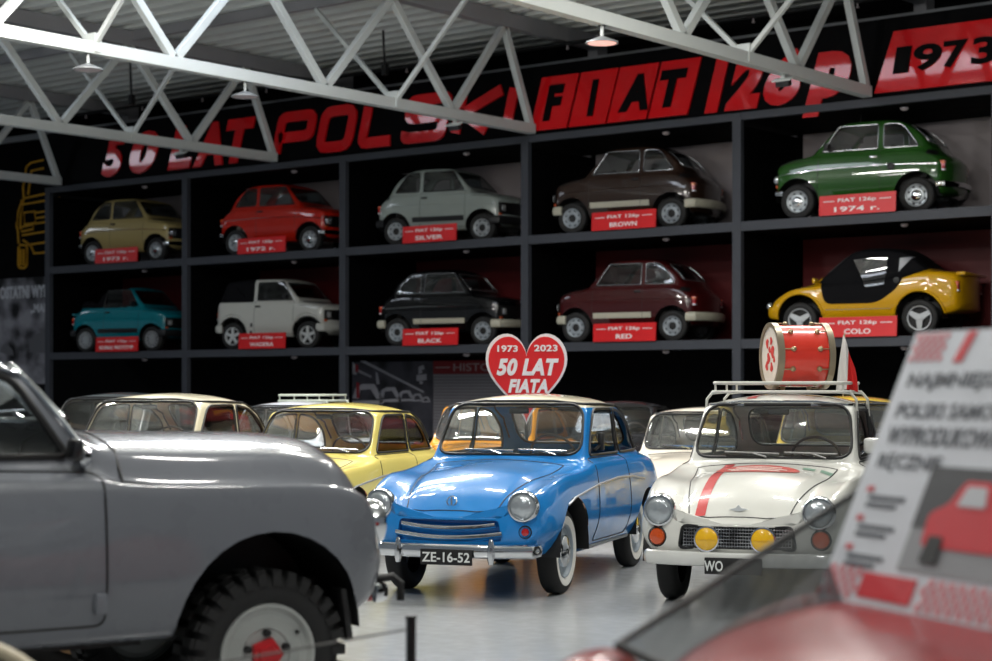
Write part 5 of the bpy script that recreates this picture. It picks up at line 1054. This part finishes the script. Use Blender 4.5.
bl = cp(.877, 5.06, .965); e1 = RT * .278 - AX * .75; e2 = RT * .306 + AX * .114 + Vector((0, 0, .748)); bw, bh = e1.length, e2.length
ex, ey = e1.normalized(), e2.normalized(); ez = ex.cross(ey).normalized()
ib = bpy.data.objects.new('information_board', None); COL.objects.link(ib); ib.matrix_world = Matrix(((ex.x, ey.x, ez.x, bl.x), (ex.y, ey.y, ez.y, bl.y), (ex.z, ey.z, ez.z, bl.z), (0, 0, 0, 1)))
tag(ib, 'tilted white information board with red car picture leaning on the red microcar', 'board')
BW = mat('board_white', '#c9ccd2', .45)
MB().box((bw / 2, bh / 2, -.012), (bw, bh, .02)).build('sheet', BW, ib, smooth=False)
GT = mat('board_text_grey', '#4f5258', .6); BR_ = mat('board_red', '#c22630', .5); PK = mat('board_pink', '#cf7f84', .5)
def bt(s, x, y, w, h, m=GT, bo=.02): obj('lettering', xform(text_mesh(s, w, h, .001, bo, 0, 'L'), Matrix.Translation((x, y, .0))), m, ib)
def br(x0, y0, x1, y1, m, nm='print', z=.0): return MB().box(((x0 + x1) / 2, (y0 + y1) / 2, z), (x1 - x0, y1 - y0, .003)).build(nm, m, ib, smooth=False)
for s, y, w in (('NAJMNIEJSZY', .635, .50), ('POLSKI SAMOCHÓD', .555, .66), ('WYPRODUKOWANY', .475, .60), ('RĘCZNIE', .395, .30)): bt(s, .055, y, w, .055)
for k in range(3):
    y = .335 - k * .085; br(.055, y, .085, y + .015, BR_)
    for j in range(2): br(.075, y - .022 - j * .022, .25 - .03 * j, y - .010 - j * .022, GT, 'text_line')
def checks(x0, y0, nx, ny, d, m):
    mb = MB()
    for i in range(nx):
        for j in range(ny):
            if (i + j) % 2 == 0: mb.box((x0 + (i + .5) * d, y0 + (j + .5) * d, 0), (d, d, .003))
    mb.build('checker_band', m, ib, smooth=False)
checks(.02, .725, 9, 5, .017, PK); checks(.0, .03, 8, 4, .022, PK); checks(.47, .03, 15, 4, .022, PK)
br(.19, .04, .44, .11, BR_, 'red_bar')
MB().prism([(.235, .72), (.275, .72), (.30, .81), (.26, .81)], Matrix.Translation((0, 0, -.001)), .003).build('slanted_mark', BR_, ib, smooth=False)
br(.33, .13, .78, .42, mat('photo_ground', '#8b8d90', .5), 'picture'); br(.33, .25, .78, .42, mat('photo_dark', '#3a3b3f', .5), 'picture', .002)
mb = MB().prism(rpoly([(.40, .20), (.72, .20), (.74, .30), (.66, .32), (.62, .385), (.50, .385), (.46, .32), (.39, .29)], .02), Matrix.Translation((0, 0, .003)), .002); mb.build('pictured_car', BR_, ib, smooth=False)
MB().prism(rpoly([(.50, .315), (.62, .315), (.60, .37), (.52, .37)], .01), Matrix.Translation((0, 0, .006)), .002).build('pictured_screen', mat('photo_pale', '#b9bcc0', .5), ib, smooth=False)
MB().prism(rpoly([(.42, .155), (.50, .155), (.49, .23), (.43, .23)], .01), Matrix.Translation((0, 0, .006)), .002).build('pictured_wheel', BLACK, ib, smooth=False)
MB().tube([(bw * .5, bh * .7, -.02), mi.inverted() @ Vector((0, 0, 0)) if False else (bw * .5, bh * .25, -.30)], .008, 6).build('strut', DARKMET, ib)
